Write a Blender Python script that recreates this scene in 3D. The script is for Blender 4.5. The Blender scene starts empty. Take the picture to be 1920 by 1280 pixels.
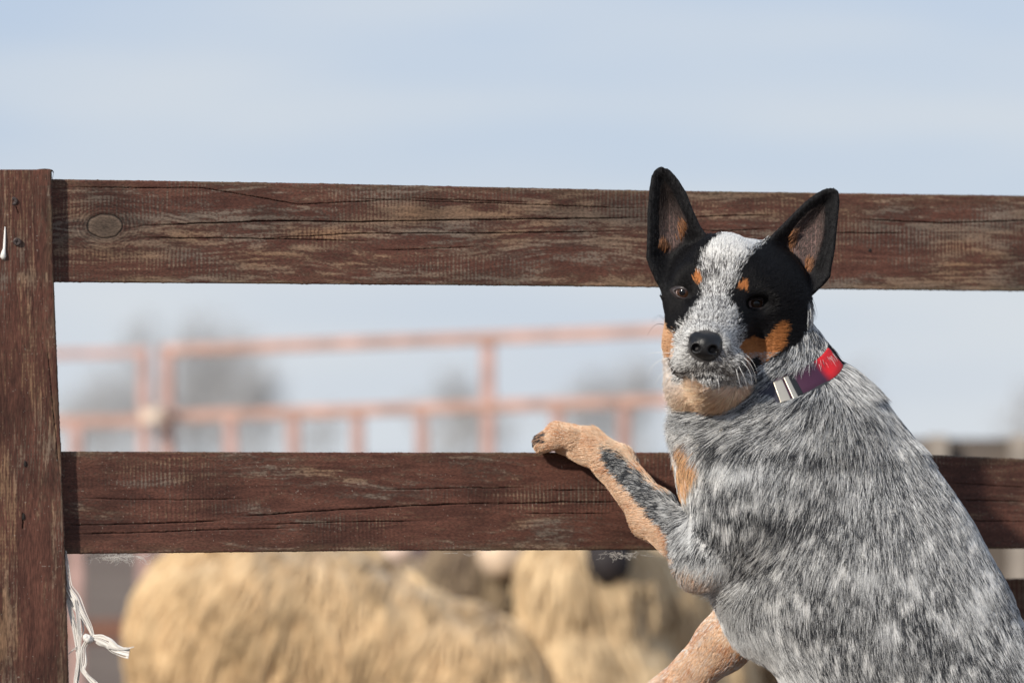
import bpy, bmesh, math, random
import numpy as np
from mathutils import Vector, Matrix

# ------------------------------------------------------------------ camera, world, sun, exposure
scene = bpy.context.scene
col = scene.collection
F = 8810.0                                   # focal length in photo pixels (photo is 1920 x 1280)
CAM_Z = 0.62
PITCH = math.atan(230.0 / F)                 # horizon at photo row 870
cam_data = bpy.data.cameras.new("camera")
cam = bpy.data.objects.new("camera", cam_data)
col.objects.link(cam)
cam_data.sensor_width = 36.0
cam_data.lens = F / 1920.0 * 36.0
cam_data.clip_start = 0.1
cam_data.clip_end = 5000.0
cam.location = (0, 0, CAM_Z)
cam.rotation_euler = (math.radians(90) + PITCH, 0, 0)
cam_data.dof.use_dof = True
cam_data.dof.focus_distance = 4.90
cam_data.dof.aperture_fstop = 4.0
cam_data.dof.aperture_blades = 0
scene.camera = cam

SUN_EL, SUN_AZ = math.radians(26), math.radians(-146)   # azimuth measured from +Y (view direction), towards +X
sun_dir = Vector((math.sin(SUN_AZ) * math.cos(SUN_EL), math.cos(SUN_AZ) * math.cos(SUN_EL), math.sin(SUN_EL)))
sl = bpy.data.lights.new("sun", 'SUN')
sl.energy = 4.6
sl.angle = math.radians(2.2)
sl.color = (1.0, 0.93, 0.83)
so = bpy.data.objects.new("sun", sl)
col.objects.link(so)
so.rotation_euler = (-sun_dir).to_track_quat('-Z', 'Y').to_euler()
so.location = (-3, -3, 6)

world = bpy.data.worlds.new("World")
scene.world = world
world.use_nodes = True
wt = world.node_tree
wt.nodes.clear()
wout = wt.nodes.new('ShaderNodeOutputWorld')
wbg = wt.nodes.new('ShaderNodeBackground')
wbg.inputs['Strength'].default_value = 0.10
wsky = wt.nodes.new('ShaderNodeTexSky')
wsky.sky_type = 'NISHITA'
wsky.sun_disc = False
wsky.sun_elevation = SUN_EL
wsky.sun_rotation = SUN_AZ
wsky.altitude = 100
wsky.air_density = 1.0
wsky.dust_density = 0.6
wsky.ozone_density = 1.5
wtc = wt.nodes.new('ShaderNodeTexCoord')
wmap = wt.nodes.new('ShaderNodeMapping')
wmap.inputs['Scale'].default_value = (3.0, 3.0, 26.0)
wmap.inputs['Location'].default_value = (3.1, 1.7, 0.9)
wmap.inputs['Rotation'].default_value = (0.0, 0.12, 0.0)
wno = wt.nodes.new('ShaderNodeTexNoise')
wno.inputs['Scale'].default_value = 2.4
wno.inputs['Detail'].default_value = 3.0
wno.inputs['Roughness'].default_value = 0.5
wsep = wt.nodes.new('ShaderNodeSeparateXYZ')
wel = wt.nodes.new('ShaderNodeMapRange')          # haze thins out with elevation
wel.inputs['From Min'].default_value = 0.0
wel.inputs['From Max'].default_value = 0.12
wel.inputs['To Min'].default_value = 0.95
wel.inputs['To Max'].default_value = 0.42
wcl = wt.nodes.new('ShaderNodeMapRange')
wcl.inputs['From Min'].default_value = 0.36
wcl.inputs['From Max'].default_value = 0.64
wcl.inputs['To Min'].default_value = -0.20
wcl.inputs['To Max'].default_value = 0.20
wadd = wt.nodes.new('ShaderNodeMath'); wadd.operation = 'ADD'; wadd.use_clamp = True
wmix = wt.nodes.new('ShaderNodeMix'); wmix.data_type = 'RGBA'
wblue = wt.nodes.new('ShaderNodeMix'); wblue.data_type = 'RGBA'; wblue.blend_type = 'MIX'
wblue.inputs[0].default_value = 0.72
wblue.inputs[7].default_value = (3.9, 5.2, 7.9, 1)
lk = wt.links.new
lk(wtc.outputs['Generated'], wmap.inputs['Vector'])
lk(wmap.outputs['Vector'], wno.inputs['Vector'])
lk(wtc.outputs['Generated'], wsep.inputs[0])
lk(wsep.outputs['Z'], wel.inputs['Value'])
lk(wno.outputs['Fac'], wcl.inputs['Value'])
lk(wel.outputs['Result'], wadd.inputs[0])
lk(wcl.outputs['Result'], wadd.inputs[1])
lk(wsky.outputs[0], wblue.inputs[6])
lk(wblue.outputs[2], wmix.inputs[6])
wmix.inputs[7].default_value = (6.8, 7.25, 7.7, 1)
lk(wadd.outputs[0], wmix.inputs[0])
lk(wmix.outputs[2], wbg.inputs['Color'])
lk(wbg.outputs[0], wout.inputs['Surface'])

scene.view_settings.view_transform = 'Standard'
scene.view_settings.look = 'None'
scene.view_settings.exposure = 0.0
scene.view_settings.gamma = 1.0
scene.view_settings.use_curve_mapping = False
scene.render.engine = 'CYCLES'
scene.cycles.use_denoising = True
scene.cycles.max_bounces = 6
scene.cycles.diffuse_bounces = 3
scene.cycles.glossy_bounces = 2
scene.cycles.transparent_max_bounces = 8
scene.cycles.caustics_reflective = False
scene.cycles.caustics_refractive = False
try:
    scene.cycles_curves.shape = 'RIBBONS'
except Exception:
    pass

# ------------------------------------------------------------------ general helpers
rng = np.random.default_rng(7)
random.seed(7)
CP, SP = math.cos(PITCH), math.sin(PITCH)

def P(px, py, D):
    """a point of the place seen at photo pixel (px, py) at distance D"""
    u = (px - 960.0) / F
    v = (640.0 - py) / F
    return Vector((D * u, D * (CP - v * SP), CAM_Z + D * (SP + v * CP)))

def Pn(px, py, D):
    u = (px - 960.0) / F
    v = (640.0 - py) / F
    return np.stack([D * u, D * (CP - v * SP), CAM_Z + D * (SP + v * CP)], axis=-1)

DOG_D = 4.90
DS = DOG_D / F
def W(p):
    """dog space (photo pixels, z towards the camera) -> metres in the place"""
    p = np.asarray(p, dtype=np.float64)
    D = DOG_D - p[..., 2] * DS
    return Pn(p[..., 0], p[..., 1], D)

def tag(o, label=None, cat=None, group=None, kind=None):
    if label: o['label'] = label
    if cat: o['category'] = cat
    if group: o['group'] = group
    if kind: o['kind'] = kind
    return o

def link(o, parent=None):
    col.objects.link(o)
    if parent is not None:
        o.parent = parent
    return o

def empty(name, loc=(0, 0, 0)):
    o = bpy.data.objects.new(name, None)
    o.empty_display_size = 0.05
    o.location = loc
    col.objects.link(o)
    return o

def mesh_obj(name, verts, faces, mat=None, parent=None, smooth=True, origin=None):
    """one mesh object; verts in metres of the place"""
    v = np.asarray(verts, dtype=np.float64)
    base = np.zeros(3)
    if parent is not None:
        base = np.array(parent.location)
        pp = parent.parent
        while pp is not None:
            base = base + np.array(pp.location); pp = pp.parent
    elif origin is not None:
        base = np.array(origin)
    me = bpy.data.meshes.new(name)
    f = np.asarray(faces) if not isinstance(faces, list) else faces
    if isinstance(f, np.ndarray):
        n, k = f.shape
        me.vertices.add(len(v)); me.vertices.foreach_set('co', (v - base).astype(np.float32).ravel())
        me.loops.add(n * k); me.loops.foreach_set('vertex_index', f.astype(np.int32).ravel())
        me.polygons.add(n)
        me.polygons.foreach_set('loop_start', np.arange(0, n * k, k, dtype=np.int32))
        me.polygons.foreach_set('loop_total', np.full(n, k, dtype=np.int32))
        me.update(calc_edges=True); me.validate()
    else:
        me.from_pydata((v - base).tolist(), [], f); me.update()
    me.polygons.foreach_set('use_smooth', np.full(len(me.polygons), smooth))
    o = bpy.data.objects.new(name, me)
    if mat: me.materials.append(mat)
    link(o, parent)
    if parent is None and origin is not None:
        o.location = origin
    return o

def set_col(me, rgb, name='col'):
    a = me.color_attributes.new(name, 'FLOAT_COLOR', 'POINT')
    c = np.ones((len(rgb), 4), dtype=np.float32); c[:, :3] = rgb
    a.data.foreach_set('color', c.ravel())

def set_f(me, val, name):
    a = me.attributes.new(name, 'FLOAT', 'POINT')
    a.data.foreach_set('value', np.asarray(val, dtype=np.float32))

# hashed value noise -------------------------------------------------
def _h(i, j, k):
    i, j, k = np.atleast_1d(i), np.atleast_1d(j), np.atleast_1d(k)
    i = np.asarray(i).astype(np.int64); j = np.asarray(j).astype(np.int64); k = np.asarray(k).astype(np.int64)
    n = (i * 374761393 + j * 668265263 + k * 2147483647 + 1274126177) & 0xffffffff
    n = ((n ^ (n >> 13)) * 1274126177) & 0xffffffff
    n = ((n ^ (n >> 16)) * 224682251) & 0xffffffff
    n = n ^ (n >> 15)
    return (n & 0xffffff).astype(np.float32) / np.float32(0xffffff)

def vnoise(x, y, z=None, seed=0):
    x = np.asarray(x, dtype=np.float64); y = np.asarray(y, dtype=np.float64)
    z = np.zeros_like(x) if z is None else np.asarray(z, dtype=np.float64)
    z = z + seed * 17.37
    xi = np.floor(x); yi = np.floor(y); zi = np.floor(z)
    fx = x - xi; fy = y - yi; fz = z - zi
    fx = fx * fx * (3 - 2 * fx); fy = fy * fy * (3 - 2 * fy); fz = fz * fz * (3 - 2 * fz)
    r = 0
    for a in (0, 1):
        wa = fx if a else 1 - fx
        for b in (0, 1):
            wb = fy if b else 1 - fy
            for c in (0, 1):
                wc = fz if c else 1 - fz
                r = r + wa * wb * wc * _h(xi + a, yi + b, zi + c)
    return r

def fbm(x, y, z=None, oct=3, seed=0):
    s = 0; a = 0.5; t = 0
    z = np.zeros_like(np.asarray(x, dtype=np.float64)) if z is None else z
    for o in range(oct):
        s = s + a * vnoise(np.asarray(x) * 2 ** o, np.asarray(y) * 2 ** o, np.asarray(z) * 2 ** o, seed + o * 3)
        t += a; a *= 0.5
    return s / t

def sstep(a, b, x):
    t = np.clip((x - a) / (b - a), 0, 1)
    return t * t * (3 - 2 * t)

def poly_sd(px, py, poly):
    """signed distance to a closed polygon, negative inside"""
    px = np.asarray(px, dtype=np.float64); py = np.asarray(py, dtype=np.float64)
    d = np.full(np.broadcast(px, py).shape, 1e12); s = np.ones_like(d)
    n = len(poly)
    for i in range(n):
        ax, ay = poly[i]; bx, by = poly[i - 1]
        ex, ey = bx - ax, by - ay
        wx, wy = px - ax, py - ay
        t = np.clip((wx * ex + wy * ey) / (ex * ex + ey * ey + 1e-9), 0, 1)
        d = np.minimum(d, (wx - ex * t) ** 2 + (wy - ey * t) ** 2)
        c1 = py >= ay; c2 = py < by; c3 = ex * wy > ey * wx
        flip = (c1 & c2 & c3) | (~c1 & ~c2 & ~c3)
        s = np.where(flip, -s, s)
    return s * np.sqrt(d)

# materials ----------------------------------------------------------
def mat(name, color=(0.5, 0.5, 0.5), rough=0.7, metal=0.0, spec=0.4, attr=None, bump=None, noise=None, coat=0.0, sheen=0.0):
    m = bpy.data.materials.new(name)
    m.use_nodes = True
    nt = m.node_tree
    b = nt.nodes['Principled BSDF']
    b.inputs['Base Color'].default_value = (*color, 1)
    b.inputs['Roughness'].default_value = rough
    b.inputs['Metallic'].default_value = metal
    b.inputs['Specular IOR Level'].default_value = spec
    if coat: b.inputs['Coat Weight'].default_value = coat
    if sheen: b.inputs['Sheen Weight'].default_value = sheen
    src = None
    if attr:
        a = nt.nodes.new('ShaderNodeAttribute'); a.attribute_name = attr
        src = a.outputs['Color']
        nt.links.new(src, b.inputs['Base Color'])
    if noise:                    # (scale, amount, (sx,sy,sz))
        tc = nt.nodes.new('ShaderNodeTexCoord'); mp = nt.nodes.new('ShaderNodeMapping')
        mp.inputs['Scale'].default_value = noise[2] if len(noise) > 2 else (1, 1, 1)
        nz = nt.nodes.new('ShaderNodeTexNoise'); nz.inputs['Scale'].default_value = noise[0]
        nz.inputs['Detail'].default_value = 5
        nt.links.new(tc.outputs['Object'], mp.inputs[0]); nt.links.new(mp.outputs[0], nz.inputs['Vector'])
        mr = nt.nodes.new('ShaderNodeMapRange')
        mr.inputs['From Min'].default_value = 0.3; mr.inputs['From Max'].default_value = 0.7
        mr.inputs['To Min'].default_value = 1 - noise[1]; mr.inputs['To Max'].default_value = 1 + noise[1]
        nt.links.new(nz.outputs['Fac'], mr.inputs['Value'])
        mx = nt.nodes.new('ShaderNodeVectorMath'); mx.operation = 'SCALE'
        if src is not None: nt.links.new(src, mx.inputs[0])
        else: mx.inputs[0].default_value = color
        nt.links.new(mr.outputs[0], mx.inputs['Scale'])
        nt.links.new(mx.outputs[0], b.inputs['Base Color'])
    if bump:                     # (scale, strength, distance, (sx,sy,sz))
        tc = nt.nodes.new('ShaderNodeTexCoord'); mp = nt.nodes.new('ShaderNodeMapping')
        mp.inputs['Scale'].default_value = bump[3] if len(bump) > 3 else (1, 1, 1)
        nz = nt.nodes.new('ShaderNodeTexNoise'); nz.inputs['Scale'].default_value = bump[0]
        nz.inputs['Detail'].default_value = 4
        bp = nt.nodes.new('ShaderNodeBump'); bp.inputs['Strength'].default_value = bump[1]
        bp.inputs['Distance'].default_value = bump[2]
        nt.links.new(tc.outputs['Object'], mp.inputs[0]); nt.links.new(mp.outputs[0], nz.inputs['Vector'])
        nt.links.new(nz.outputs['Fac'], bp.inputs['Height']); nt.links.new(bp.outputs[0], b.inputs['Normal'])
    return m

# mesh builders ------------------------------------------------------
def tube_arrays(path, radii, seg=10, caps=True):
    """tapered tube along a list of points"""
    pts = [Vector(p) for p in path]
    n = len(pts)
    radii = [radii] * n if not hasattr(radii, '__len__') else radii
    vs, fs = [], []
    t0 = (pts[1] - pts[0]).normalized()
    up = Vector((0, 0, 1)) if abs(t0.z) < 0.9 else Vector((1, 0, 0))
    a = t0.cross(up).normalized()
    for i in range(n):
        t = (pts[min(i + 1, n - 1)] - pts[max(i - 1, 0)]).normalized()
        a = (a - t * a.dot(t)).normalized()
        b = t.cross(a)
        for k in range(seg):
            an = 2 * math.pi * k / seg
            vs.append(pts[i] + (a * math.cos(an) + b * math.sin(an)) * radii[i])
    for i in range(n - 1):
        for k in range(seg):
            k2 = (k + 1) % seg
            fs.append([i * seg + k, i * seg + k2, (i + 1) * seg + k2, (i + 1) * seg + k])
    if caps:
        fs.append(list(range(seg))[::-1]); fs.append([(n - 1) * seg + k for k in range(seg)])
    return [tuple(v) for v in vs], fs

def join_arrays(parts):
    V, Fc = [], []
    for v, f in parts:
        o = len(V)
        V.extend(v); Fc.extend([[i + o for i in q] for q in f])
    return V, Fc

def hair_object(name, pts, radius, colr, m, parent):
    """pts (N,K,3) metres; radius (N,K); colr (N,K,3) -> one hair-curves object"""
    N, K, _ = pts.shape
    base = np.array(parent.location) if parent is not None else np.zeros(3)
    hc = bpy.data.hair_curves.new(name)
    hc.add_curves([K] * N)
    hc.attributes['position'].data.foreach_set('vector', (pts - base).astype(np.float32).ravel())
    ra = hc.attributes.get('radius') or hc.attributes.new('radius', 'FLOAT', 'POINT')
    ra.data.foreach_set('value', radius.astype(np.float32).ravel())
    ca = hc.attributes.new('col', 'FLOAT_COLOR', 'POINT')
    c = np.ones((N * K, 4), dtype=np.float32); c[:, :3] = colr.reshape(-1, 3)
    ca.data.foreach_set('color', c.ravel())
    hc.materials.append(m)
    o = bpy.data.objects.new(name, hc)
    link(o, parent)
    return o

# implicit surfaces --------------------------------------------------
def smin(a, b, k):
    h = np.maximum(k - np.abs(a - b), 0) / k
    return np.minimum(a, b) - h * h * k * 0.25
def smax(a, b, k):
    return -smin(-a, -b, k)

class SDF:
    def __init__(self):
        self.ops = []
    def cone(self, a, ra, b, rb, k=30, zs=1.0, sub=False):
        a = np.array(a, float); b = np.array(b, float)
        def f(x, y, z):
            ax, ay, az = a[0], a[1], a[2] / zs
            bx, by, bz = b[0] - ax, b[1] - ay, b[2] / zs - az
            X = x - ax; Y = y - ay; Z = z / zs - az
            t = np.clip((X * bx + Y * by + Z * bz) / (bx * bx + by * by + bz * bz + 1e-9), 0, 1)
            d = np.sqrt((X - bx * t) ** 2 + (Y - by * t) ** 2 + (Z - bz * t) ** 2) - (ra + (rb - ra) * t)
            return d * min(1.0, zs)
        R = max(ra, rb) + k + 12
        lo = np.minimum(a, b) - R * np.array([1, 1, max(zs, 1)]); hi = np.maximum(a, b) + R * np.array([1, 1, max(zs, 1)])
        self.ops.append((f, lo, hi, k, sub)); return self
    def ball(self, c, r, k=30, zs=1.0, sub=False):
        return self.cone(c, r, (c[0] + .01, c[1], c[2]), r, k, zs, sub)
    def ell(self, c, r, rot=0.0, k=30, sub=False, rotx=0.0):
        c = np.array(c, float); r = np.array(r, float)
        cr, sr = math.cos(math.radians(rot)), math.sin(math.radians(rot))
        cx, sx = math.cos(math.radians(rotx)), math.sin(math.radians(rotx))
        def f(x, y, z):
            X = x - c[0]; Y = y - c[1]; Z = z - c[2]
            X, Y = X * cr + Y * sr, -X * sr + Y * cr
            Y, Z = Y * cx + Z * sx, -Y * sx + Z * cx
            k0 = np.sqrt((X / r[0]) ** 2 + (Y / r[1]) ** 2 + (Z / r[2]) ** 2)
            k1 = np.sqrt((X / r[0] ** 2) ** 2 + (Y / r[1] ** 2) ** 2 + (Z / r[2] ** 2) ** 2)
            return k0 * (k0 - 1) / (k1 + 1e-9)
        R = r.max() + k + 12
        self.ops.append((f, c - R, c + R, k, sub)); return self
    def custom(self, f, lo, hi, k, sub=False):
        self.ops.append((f, np.array(lo, float), np.array(hi, float), k, sub)); return self
    def at(self, p):
        p = np.asarray(p, dtype=np.float64)
        x, y, z = p[..., 0], p[..., 1], p[..., 2]
        d = np.full(x.shape, 1e3)
        for f, lo, hi, k, sub in self.ops:
            v = f(x, y, z)
            d = smax(d, -v, k) if sub else smin(d, v, k)
        return d
    def mesh(self, lo, hi, h):
        lo = np.array(lo, float); hi = np.array(hi, float)
        n = np.ceil((hi - lo) / h).astype(int) + 1
        G = np.full(tuple(n), 1e3, dtype=np.float32)
        ax = [(lo[i] + h * np.arange(n[i])).astype(np.float32) for i in range(3)]
        for f, l, u, k, sub in self.ops:
            i0 = np.clip(np.floor((l - lo) / h).astype(int), 0, n); i1 = np.clip(np.ceil((u - lo) / h).astype(int) + 1, 0, n)
            if (i1 <= i0).any(): continue
            s = tuple(slice(i0[i], i1[i]) for i in range(3))
            x = ax[0][s[0]][:, None, None]; y = ax[1][s[1]][None, :, None]; z = ax[2][s[2]][None, None, :]
            v = f(x, y, z).astype(np.float32)
            G[s] = smax(G[s], -v, k) if sub else smin(G[s], v, k)
        return surface_nets(G, lo, h)

def surface_nets(G, lo, h):
    S = G < 0
    c = [S[a:S.shape[0] - 1 + a, b:S.shape[1] - 1 + b, d:S.shape[2] - 1 + d] for a in (0, 1) for b in (0, 1) for d in (0, 1)]
    al = c[0].copy(); an = c[0].copy()
    for q in c[1:]:
        al &= q; an |= q
    act = an & ~al
    idx = np.full(act.shape, -1, dtype=np.int32)
    I = np.argwhere(act)
    idx[act] = np.arange(len(I))
    corners = np.array([(a, b, d) for a in (0, 1) for b in (0, 1) for d in (0, 1)])
    V = np.stack([G[I[:, 0] + a, I[:, 1] + b, I[:, 2] + d] for a, b, d in corners], axis=1).astype(np.float64)
    acc = np.zeros((len(I), 3)); cnt = np.zeros(len(I))
    for i in range(8):
        for j in range(i + 1, 8):
            if np.abs(corners[i] - corners[j]).sum() != 1: continue
            m = (V[:, i] < 0) != (V[:, j] < 0)
            t = np.where(m, V[:, i] / np.where(m, V[:, i] - V[:, j], 1), 0)
            p = corners[i] + t[:, None] * (corners[j] - corners[i])
            acc += p * m[:, None]; cnt += m
    pos = lo + h * (I + acc / cnt[:, None])
    faces = []
    for ax in range(3):
        u, v = (ax + 1) % 3, (ax + 2) % 3
        a = np.moveaxis(S, ax, 0)
        ch = a[:-1] != a[1:]
        ch = np.moveaxis(ch, 0, ax)
        E = np.argwhere(ch)
        ok = (E[:, u] > 0) & (E[:, v] > 0) & (E[:, u] < S.shape[u] - 1) & (E[:, v] < S.shape[v] - 1)
        E = E[ok]
        eu = np.zeros(3, int); eu[u] = 1; ev = np.zeros(3, int); ev[v] = 1
        q = [idx[tuple((E - eu - ev).T)], idx[tuple((E - ev).T)], idx[tuple(E.T)], idx[tuple((E - eu).T)]]
        Q = np.stack(q, axis=1)
        inside = S[tuple(E.T)]
        Q[~inside] = Q[~inside][:, ::-1]
        faces.append(Q)
    Fq = np.concatenate(faces)
    return pos, Fq

def vnormals(v, f):
    tri = v[f]
    n = np.cross(tri[:, 2] - tri[:, 0], tri[:, 3] - tri[:, 1])
    N = np.zeros_like(v)
    for i in range(4):
        for c in range(3):
            N[:, c] += np.bincount(f[:, i], weights=n[:, c], minlength=len(v))
    return N / (np.linalg.norm(N, axis=1, keepdims=True) + 1e-12)

# ================================================================== the setting
def ground():
    vs, fs = [], []
    rings = [0.0, 3, 6, 9, 12, 16, 22, 30, 45, 70, 110, 200, 400, 900, 2500]
    seg = 48
    for r in rings[1:]:
        for k in range(seg):
            a = 2 * math.pi * k / seg
            x, y = r * math.sin(a), r * math.cos(a) + 5
            z = 0.0 if r > 100 else (float(vnoise(np.array(x * .4), np.array(y * .4))[0]) - .5) * 0.05
            vs.append((x, y, z))
    vs.append((0, 5, 0)); c = len(vs) - 1
    for k in range(seg): fs.append([c, (k + 1) % seg, k])
    for i in range(len(rings) - 2):
        for k in range(seg):
            k2 = (k + 1) % seg
            fs.append([i * seg + k, i * seg + k2, (i + 1) * seg + k2, (i + 1) * seg + k])
    m = bpy.data.materials.new("trodden_earth"); m.use_nodes = True
    nt = m.node_tree; b = nt.nodes['Principled BSDF']; b.inputs['Roughness'].default_value = 0.95
    geo = nt.nodes.new('ShaderNodeNewGeometry')
    n1 = nt.nodes.new('ShaderNodeTexNoise'); n1.inputs['Scale'].default_value = 1.3; n1.inputs['Detail'].default_value = 6
    n2 = nt.nodes.new('ShaderNodeTexNoise'); n2.inputs['Scale'].default_value = 22; n2.inputs['Detail'].default_value = 4
    nt.links.new(geo.outputs['Position'], n1.inputs['Vector']); nt.links.new(geo.outputs['Position'], n2.inputs['Vector'])
    r = nt.nodes.new('ShaderNodeValToRGB')
    e = r.color_ramp.elements
    e[0].position = 0.35; e[0].color = (0.10, 0.062, 0.042, 1)
    e[1].position = 0.65; e[1].color = (0.20, 0.15, 0.11, 1)
    nt.links.new(n1.outputs['Fac'], r.inputs[0])
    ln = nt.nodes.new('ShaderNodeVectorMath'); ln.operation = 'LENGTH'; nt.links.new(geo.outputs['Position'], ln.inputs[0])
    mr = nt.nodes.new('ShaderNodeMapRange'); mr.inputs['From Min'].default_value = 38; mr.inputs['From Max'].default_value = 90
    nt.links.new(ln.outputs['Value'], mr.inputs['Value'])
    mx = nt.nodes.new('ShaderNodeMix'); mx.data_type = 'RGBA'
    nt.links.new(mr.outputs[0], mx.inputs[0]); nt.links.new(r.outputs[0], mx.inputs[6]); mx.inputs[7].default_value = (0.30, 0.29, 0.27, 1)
    nt.links.new(mx.outputs[2], b.inputs['Base Color'])
    bp = nt.nodes.new('ShaderNodeBump'); bp.inputs['Strength'].default_value = 0.6; bp.inputs['Distance'].default_value = 0.03
    nt.links.new(n2.outputs['Fac'], bp.inputs['Height']); nt.links.new(bp.outputs[0], b.inputs['Normal'])
    o = mesh_obj("ground", vs, fs, m); tag(o, kind='structure')
ground()

# ------------------------------------------------------------------ the near wooden fence
fence = empty("wooden_fence", (0.0, 5.0, 0.0))
tag(fence, "weathered red-brown plank fence that the speckled dog leans on", "fence")
def fence_D(x): return 5.0 * (1 + 0.0000412 * (x - 960))

wood_mat = mat("flaking_painted_wood", rough=0.78, spec=0.3, attr='col', bump=(900, 0.25, 0.0004, (0.35, 1, 1)), noise=(1, .42, (170, 700, 850)))
wood_mat_v = mat("flaking_painted_post_wood", rough=0.78, spec=0.3, attr='col', bump=(900, 0.3, 0.0005, (1, 1, 0.2)), noise=(1, .5, (950, 700, 110)))
PAINT = np.array([0.068, 0.0265, 0.0185]); PAINT2 = np.array([0.115, 0.047, 0.032])
GREY = np.array([0.185, 0.138, 0.108]); TANW = np.array([0.25, 0.145, 0.085]); DARKD = np.array([0.018, 0.011, 0.008])

def crack_field(x, y, cracks):
    """0..1 how deep inside a crack"""
    c = np.zeros_like(x)
    for pts, w in cracks:
        pts = np.array(pts, float)
        yy = np.interp(x, pts[:, 0], pts[:, 1]) + (vnoise(x / 34, x * 0 + 3.3, seed=int(pts[0, 0])) - .5) * 1.7 + (vnoise(x / 7, x * 0 + 3.3, seed=int(pts[0, 0])) - .5) * .8
        L = pts[-1, 0] - pts[0, 0]
        tt = (x - pts[0, 0]) / L
        ww = np.maximum(w * .58 * (0.55 + 0.6 * vnoise(x / 30, x * 0 + 9, seed=5)), .78)
        dep = np.clip(np.minimum(tt, 1 - tt) * 7, 0, 1) * np.clip(w * .75, .35, 1) * (.7 + .3 * vnoise(x / 40, x * 0 + 5, seed=9))
        inside = (tt > 0) & (tt < 1)
        c = np.maximum(c, np.where(inside, dep * np.clip(1.4 - np.abs(y - yy) / ww, 0, 1), 0))
    return c

def wood_pattern(a, b, seed, worn, saw, knots=(), tan=0.5, vertical=False, patches=()):
    """a along the board, b across it, in photo pixels -> colour, relief"""
    aw, bw = a, b
    ring = np.zeros_like(a); kd = np.full_like(a, 9.0)
    bshift = np.zeros_like(a)
    for (ka, kb, ra, rb) in knots:
        e = np.sqrt(((a - ka) / ra) ** 2 + ((b - kb) / rb) ** 2)
        kd = np.minimum(kd, e)
        infl = np.exp(-((a - ka) / (ra * 3.2)) ** 2) * np.exp(-((b - kb) / (rb * 2.2)) ** 2)
        bshift += np.sign(b - kb + 1e-6) * -infl * rb * 1.0
    bw = b + bshift
    wob = (fbm(aw / 260, bw / 60, oct=2, seed=seed + 1) - .5) * 55
    grain = fbm(aw / 48, (bw + wob) / 4.4, oct=2, seed=seed)
    grain2 = fbm(aw / 110, (bw + wob) / 9, oct=2, seed=seed + 9)
    per = 7.2
    sw = a / per + (fbm(a / 90, b / 300, seed=seed + 4) - .5) * 3.0
    sawl = 0.5 + 0.5 * np.sin(2 * np.pi * sw)
    sawl = sawl * (0.4 + 0.9 * vnoise(np.floor(sw) * 1.7, b / 26, seed=seed + 6))
    sawamp = saw * sstep(0.35, 0.7, fbm(a / 170, b / 55, oct=2, seed=seed + 7))
    patch = fbm(a / 150, (b + wob * .5) / 28, oct=3, seed=seed + 11)
    fine = vnoise(a / 3.1, b / 2.4, seed=seed + 13)
    dash = vnoise(a / 9, b / 2.5, seed=seed + 14)
    gk = 1 - .6 * np.clip(sawamp, 0, 1)
    wear = worn + (grain - .5) * 1.0 * gk + (grain2 - .5) * .45 + (patch - .5) * 1.0 + sawamp * (sawl - .45) * .62 + (fine - .5) * .42 + (dash - .5) * .5 * gk
    if vertical:
        rid = 0.5 + 0.5 * np.sin((b + wob * .35) * 2 * np.pi / 5.6 + 3 * vnoise(a / 160, b / 9, seed=seed + 70))
        wear = wear + (rid ** 3 - .3) * .42 * sstep(.3, .6, fbm(a / 200, b / 30, oct=2, seed=seed + 71))
    for (pa, pb, ra, rb, s) in patches:
        wear = wear + s * .7 * np.exp(-((a - pa) / ra) ** 2 - ((b - pb) / rb) ** 2)
    wm = sstep(0.46, 0.74, wear)[..., None]
    tone = fbm(a / 80, b / 20, oct=2, seed=seed + 20)[..., None]
    pnt = PAINT + (PAINT2 - PAINT) * sstep(.25, .75, .5 * tone + .5 * grain[..., None])
    tmix = np.clip(tan + (fbm(a / 120, b / 40, oct=2, seed=seed + 22)[..., None] - .5) * 2.0, 0, 1)
    bare = GREY * (1 - tmix) + TANW * tmix
    bare = bare * (0.30 + 0.75 * grain[..., None])
    c = pnt * (1 - wm) + bare * wm
    half = sstep(0.25, 0.44, wear)[..., None] * (1 - wm)           # thinned paint, wood showing through
    c = c * (1 - half * .45) + (bare * .55) * half * .45
    speck = (vnoise(a / 2.6, b / 2.6, seed=seed + 31) > 0.93)[..., None] & (vnoise(a / 30, b / 30, seed=seed + 32) > .45)[..., None]
    c = np.where(speck, c * .4 + np.array([.33, .29, .24]) * .6, c)
    grime = sstep(.45, .8, fbm(a / 100, b / 100, oct=3, seed=seed + 41))[..., None]
    c = c * (1 - .35 * grime)
    relief = (grain - .5) * 1.3 + sawamp * (sawl - .5) * .7 - wm[..., 0] * .5 + (fine - .5) * .35
    for (ka, kb, ra, rb) in knots:
        e = np.sqrt(((a - ka) / ra) ** 2 + ((b - kb) / rb) ** 2) + (vnoise(a / 9, b / 9, seed=3) - .5) * .12
        rim = np.exp(-((e - 1) / .07) ** 2)
        inn = sstep(1.02, .9, e)[..., None]
        kc = np.array([.125, .088, .064]) * (.55 + .6 * vnoise(e * 9, b / 30, seed=8)[..., None])
        kc = kc * (1 - .5 * np.exp(-(e / .25) ** 2)[..., None])
        c = c * (1 - inn) + kc * inn
        rings = sstep(3.4, 1.1, e) * (e > 1) * (0.5 + .5 * np.sin(e * 26 + vnoise(a / 25, b / 12, seed=2) * 4))
        c = c * (1 - .45 * rings[..., None] * (e > 1)[..., None])
        c = c * (1 - .85 * rim[..., None])
        relief = relief - 2.6 * rim + 0.6 * inn[..., 0] - .5 * rings
    return c, relief

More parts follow.
